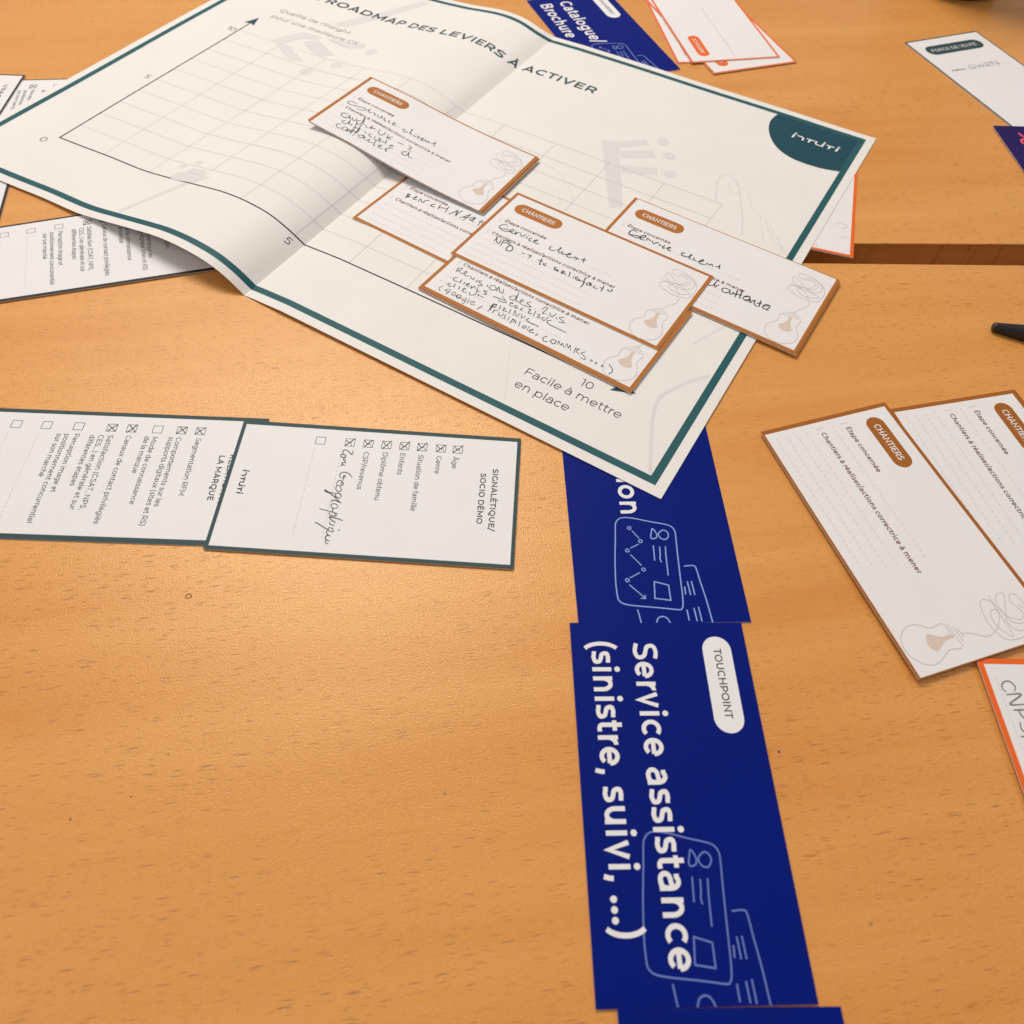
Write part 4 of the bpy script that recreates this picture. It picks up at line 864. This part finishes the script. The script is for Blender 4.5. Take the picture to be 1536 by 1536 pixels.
check_card('green bordered check list with most boxes ticked and a long scrawled last line', (-110.61, 191.12, -1.557, 0.8), title=[("SIGNALÉTIQUE/", 16.0, 101.6, 44.9), ("SOCIO DÉMO", 18.5, 97.0, 42.2)],
           rows=[("Âge", 11.3, 85.5, 17.3), ("Genre", 11.5, 79.0, 20.4), ("Situation de famille", 11.5, 71.8, 38.4), ("Enfants", 11.3, 64.6, 22.1), ("Diplôme obtenu", 11.4, 57.7, 34.6), ("CSP/revenus", 11.9, 50.3, 30.2)],
           boxes=[85.2, 78.5, 71.0, 63.9, 56.8, 49.5, 42.2, 30.5], marks=[85.2, 78.5, 71.0, 63.9, 56.8, 49.5, 42.2], dash=(41.4, 30.6), kind=1, b=(1.9, 1.5, 1.7, 1.4), edge='slate',
           handw=('S', 0.31, 6))
Q5 = [[-267.56, 293.4, 0.8], [-247.0, 242.42, 0.8], [-142.02, 281.34, 0.8], [-164.02, 336.09, 0.8]]
check_card('black rimmed check list slanting out from under the lower left of the chart', quad=Q5, edge='black', title=MT, rows=MR, boxes=MB, marks=[57.4, 49.6, 77.1], dash=(24.1, 12.4), b=(1.2, 1.6, 1.9, 1.6))
check_card('black rimmed check list behind the chart at far left, small text beside a box', (-331.35, 422.62, -1.376, 0.4), edge='black', title=MT, rows=MR, boxes=MB, marks=[36.6], dash=(24.1, 12.4), b=(0.8, 1.2, 1.2, 1.2))
check_card('black rimmed white card at the left edge, top corner lying over another check list', (-412.47, 423.7, -1.487, 0.82), edge='black', title=[("USAGES", 10.6, 104.0, 32.0)], rows=(), boxes=(), b=(1.0, 1.2, 1.2, 1.2), logo=False)
check_card('black rimmed white card at the left edge, only a slanting side showing below the chart', (-312.21, 267.5, 0.255, 0.4), edge='black', rows=(), boxes=(), b=(1.2, 1.2, 1.3, 1.2), logo=False)

# ------------------------------------------------------------------ pen and mug
def lathe(name, prof, mat, parent, n=40, xf=None):
    """prof: (axial, radius) in mm, spun round local z"""
    vs = []; fs = []
    for a, r_ in prof:
        for k in range(n):
            t = 2 * math.pi * k / n; vs.append((r_ * math.cos(t) * MM, r_ * math.sin(t) * MM, a * MM))
    for j in range(len(prof) - 1):
        for k in range(n): fs.append((j * n + k, j * n + (k + 1) % n, (j + 1) * n + (k + 1) % n, (j + 1) * n + k))
    fs.append(tuple(range(n))[::-1]); fs.append(tuple(range((len(prof) - 1) * n, len(prof) * n)))
    o = mesh_obj(name, vs, fs, mat, parent)
    for p in o.data.polygons: p.use_smooth = len(p.vertices) == 4
    if xf: o.matrix_local = xf
    return o
p0 = Vector((216.9, 279.9, 2.3)); p1 = Vector((228.9, 275.4 + 1.6, 5.0)); ax_ = (Vector((1.0, -0.22, 0.012))).normalized()
q = ax_.to_track_quat('Z', 'Y').to_matrix().to_4x4()
pen = empty('pen', Matrix.Translation(p0 * MM) @ q, 'black pen with a blunt tapered end, entering from the right edge of the photo', 'pen')
lathe('tapered_end', [(0, 1.55), (0.4, 1.95), (1.2, 2.1), (8, 3.0), (16, 4.1), (24, 4.7), (30, 4.85)], M['plastic'], pen, 32)
lathe('barrel', [(30.05, 4.7), (31, 4.85), (110, 4.85), (112, 4.6)], M['plastic'], pen, 32)
lathe('end_cap', [(112.05, 4.2), (112.6, 4.5), (134, 4.2), (136, 3.4), (136.5, 1.5)], M['plastic'], pen, 32)

mug = empty('mug', Matrix.Translation(Vector((296.0, 663.0, 0)) * MM), 'pale green mug standing at the top right edge, only the foot of it showing', 'mug')
lathe('foot_ring', [(0, 33.0), (1.2, 35.0), (3.0, 36.0), (3.4, 33.0)], M['foot'], mug, 56)
lathe('mug_body', [(3.45, 33.0), (5, 36.8), (12, 40.5), (92, 41.5), (95, 41.2), (95.5, 40.2), (95, 39.2), (92, 38.6), (12, 37.5), (7, 30.0), (6, 5.0)], M['ceramic'], mug, 56)
hv = Ink()
hpts = spline([(40, 0, 78), (58, 0, 80), (68, 0, 62), (66, 0, 40), (54, 0, 24), (39.5, 0, 22)], 6)
vs, fs = [], []
for i_, p in enumerate(hpts):
    a = np.array(hpts[max(0, i_ - 1)]); b = np.array(hpts[min(len(hpts) - 1, i_ + 1)]); t = (b - a) / np.linalg.norm(b - a); n1 = np.array([0, 1, 0]); n2 = np.cross(t, n1)
    for k in range(14):
        th_ = 2 * math.pi * k / 14; w_ = np.array(p) + n1 * 6.0 * math.cos(th_) + n2 * 4.0 * math.sin(th_); vs.append(w_ * MM)
for i_ in range(len(hpts) - 1):
    for k in range(14): fs.append((i_ * 14 + k, i_ * 14 + (k + 1) % 14, (i_ + 1) * 14 + (k + 1) % 14, (i_ + 1) * 14 + k))
hd = mesh_obj('handle', vs, fs, M['ceramic'], mug)
for p in hd.data.polygons: p.use_smooth = True
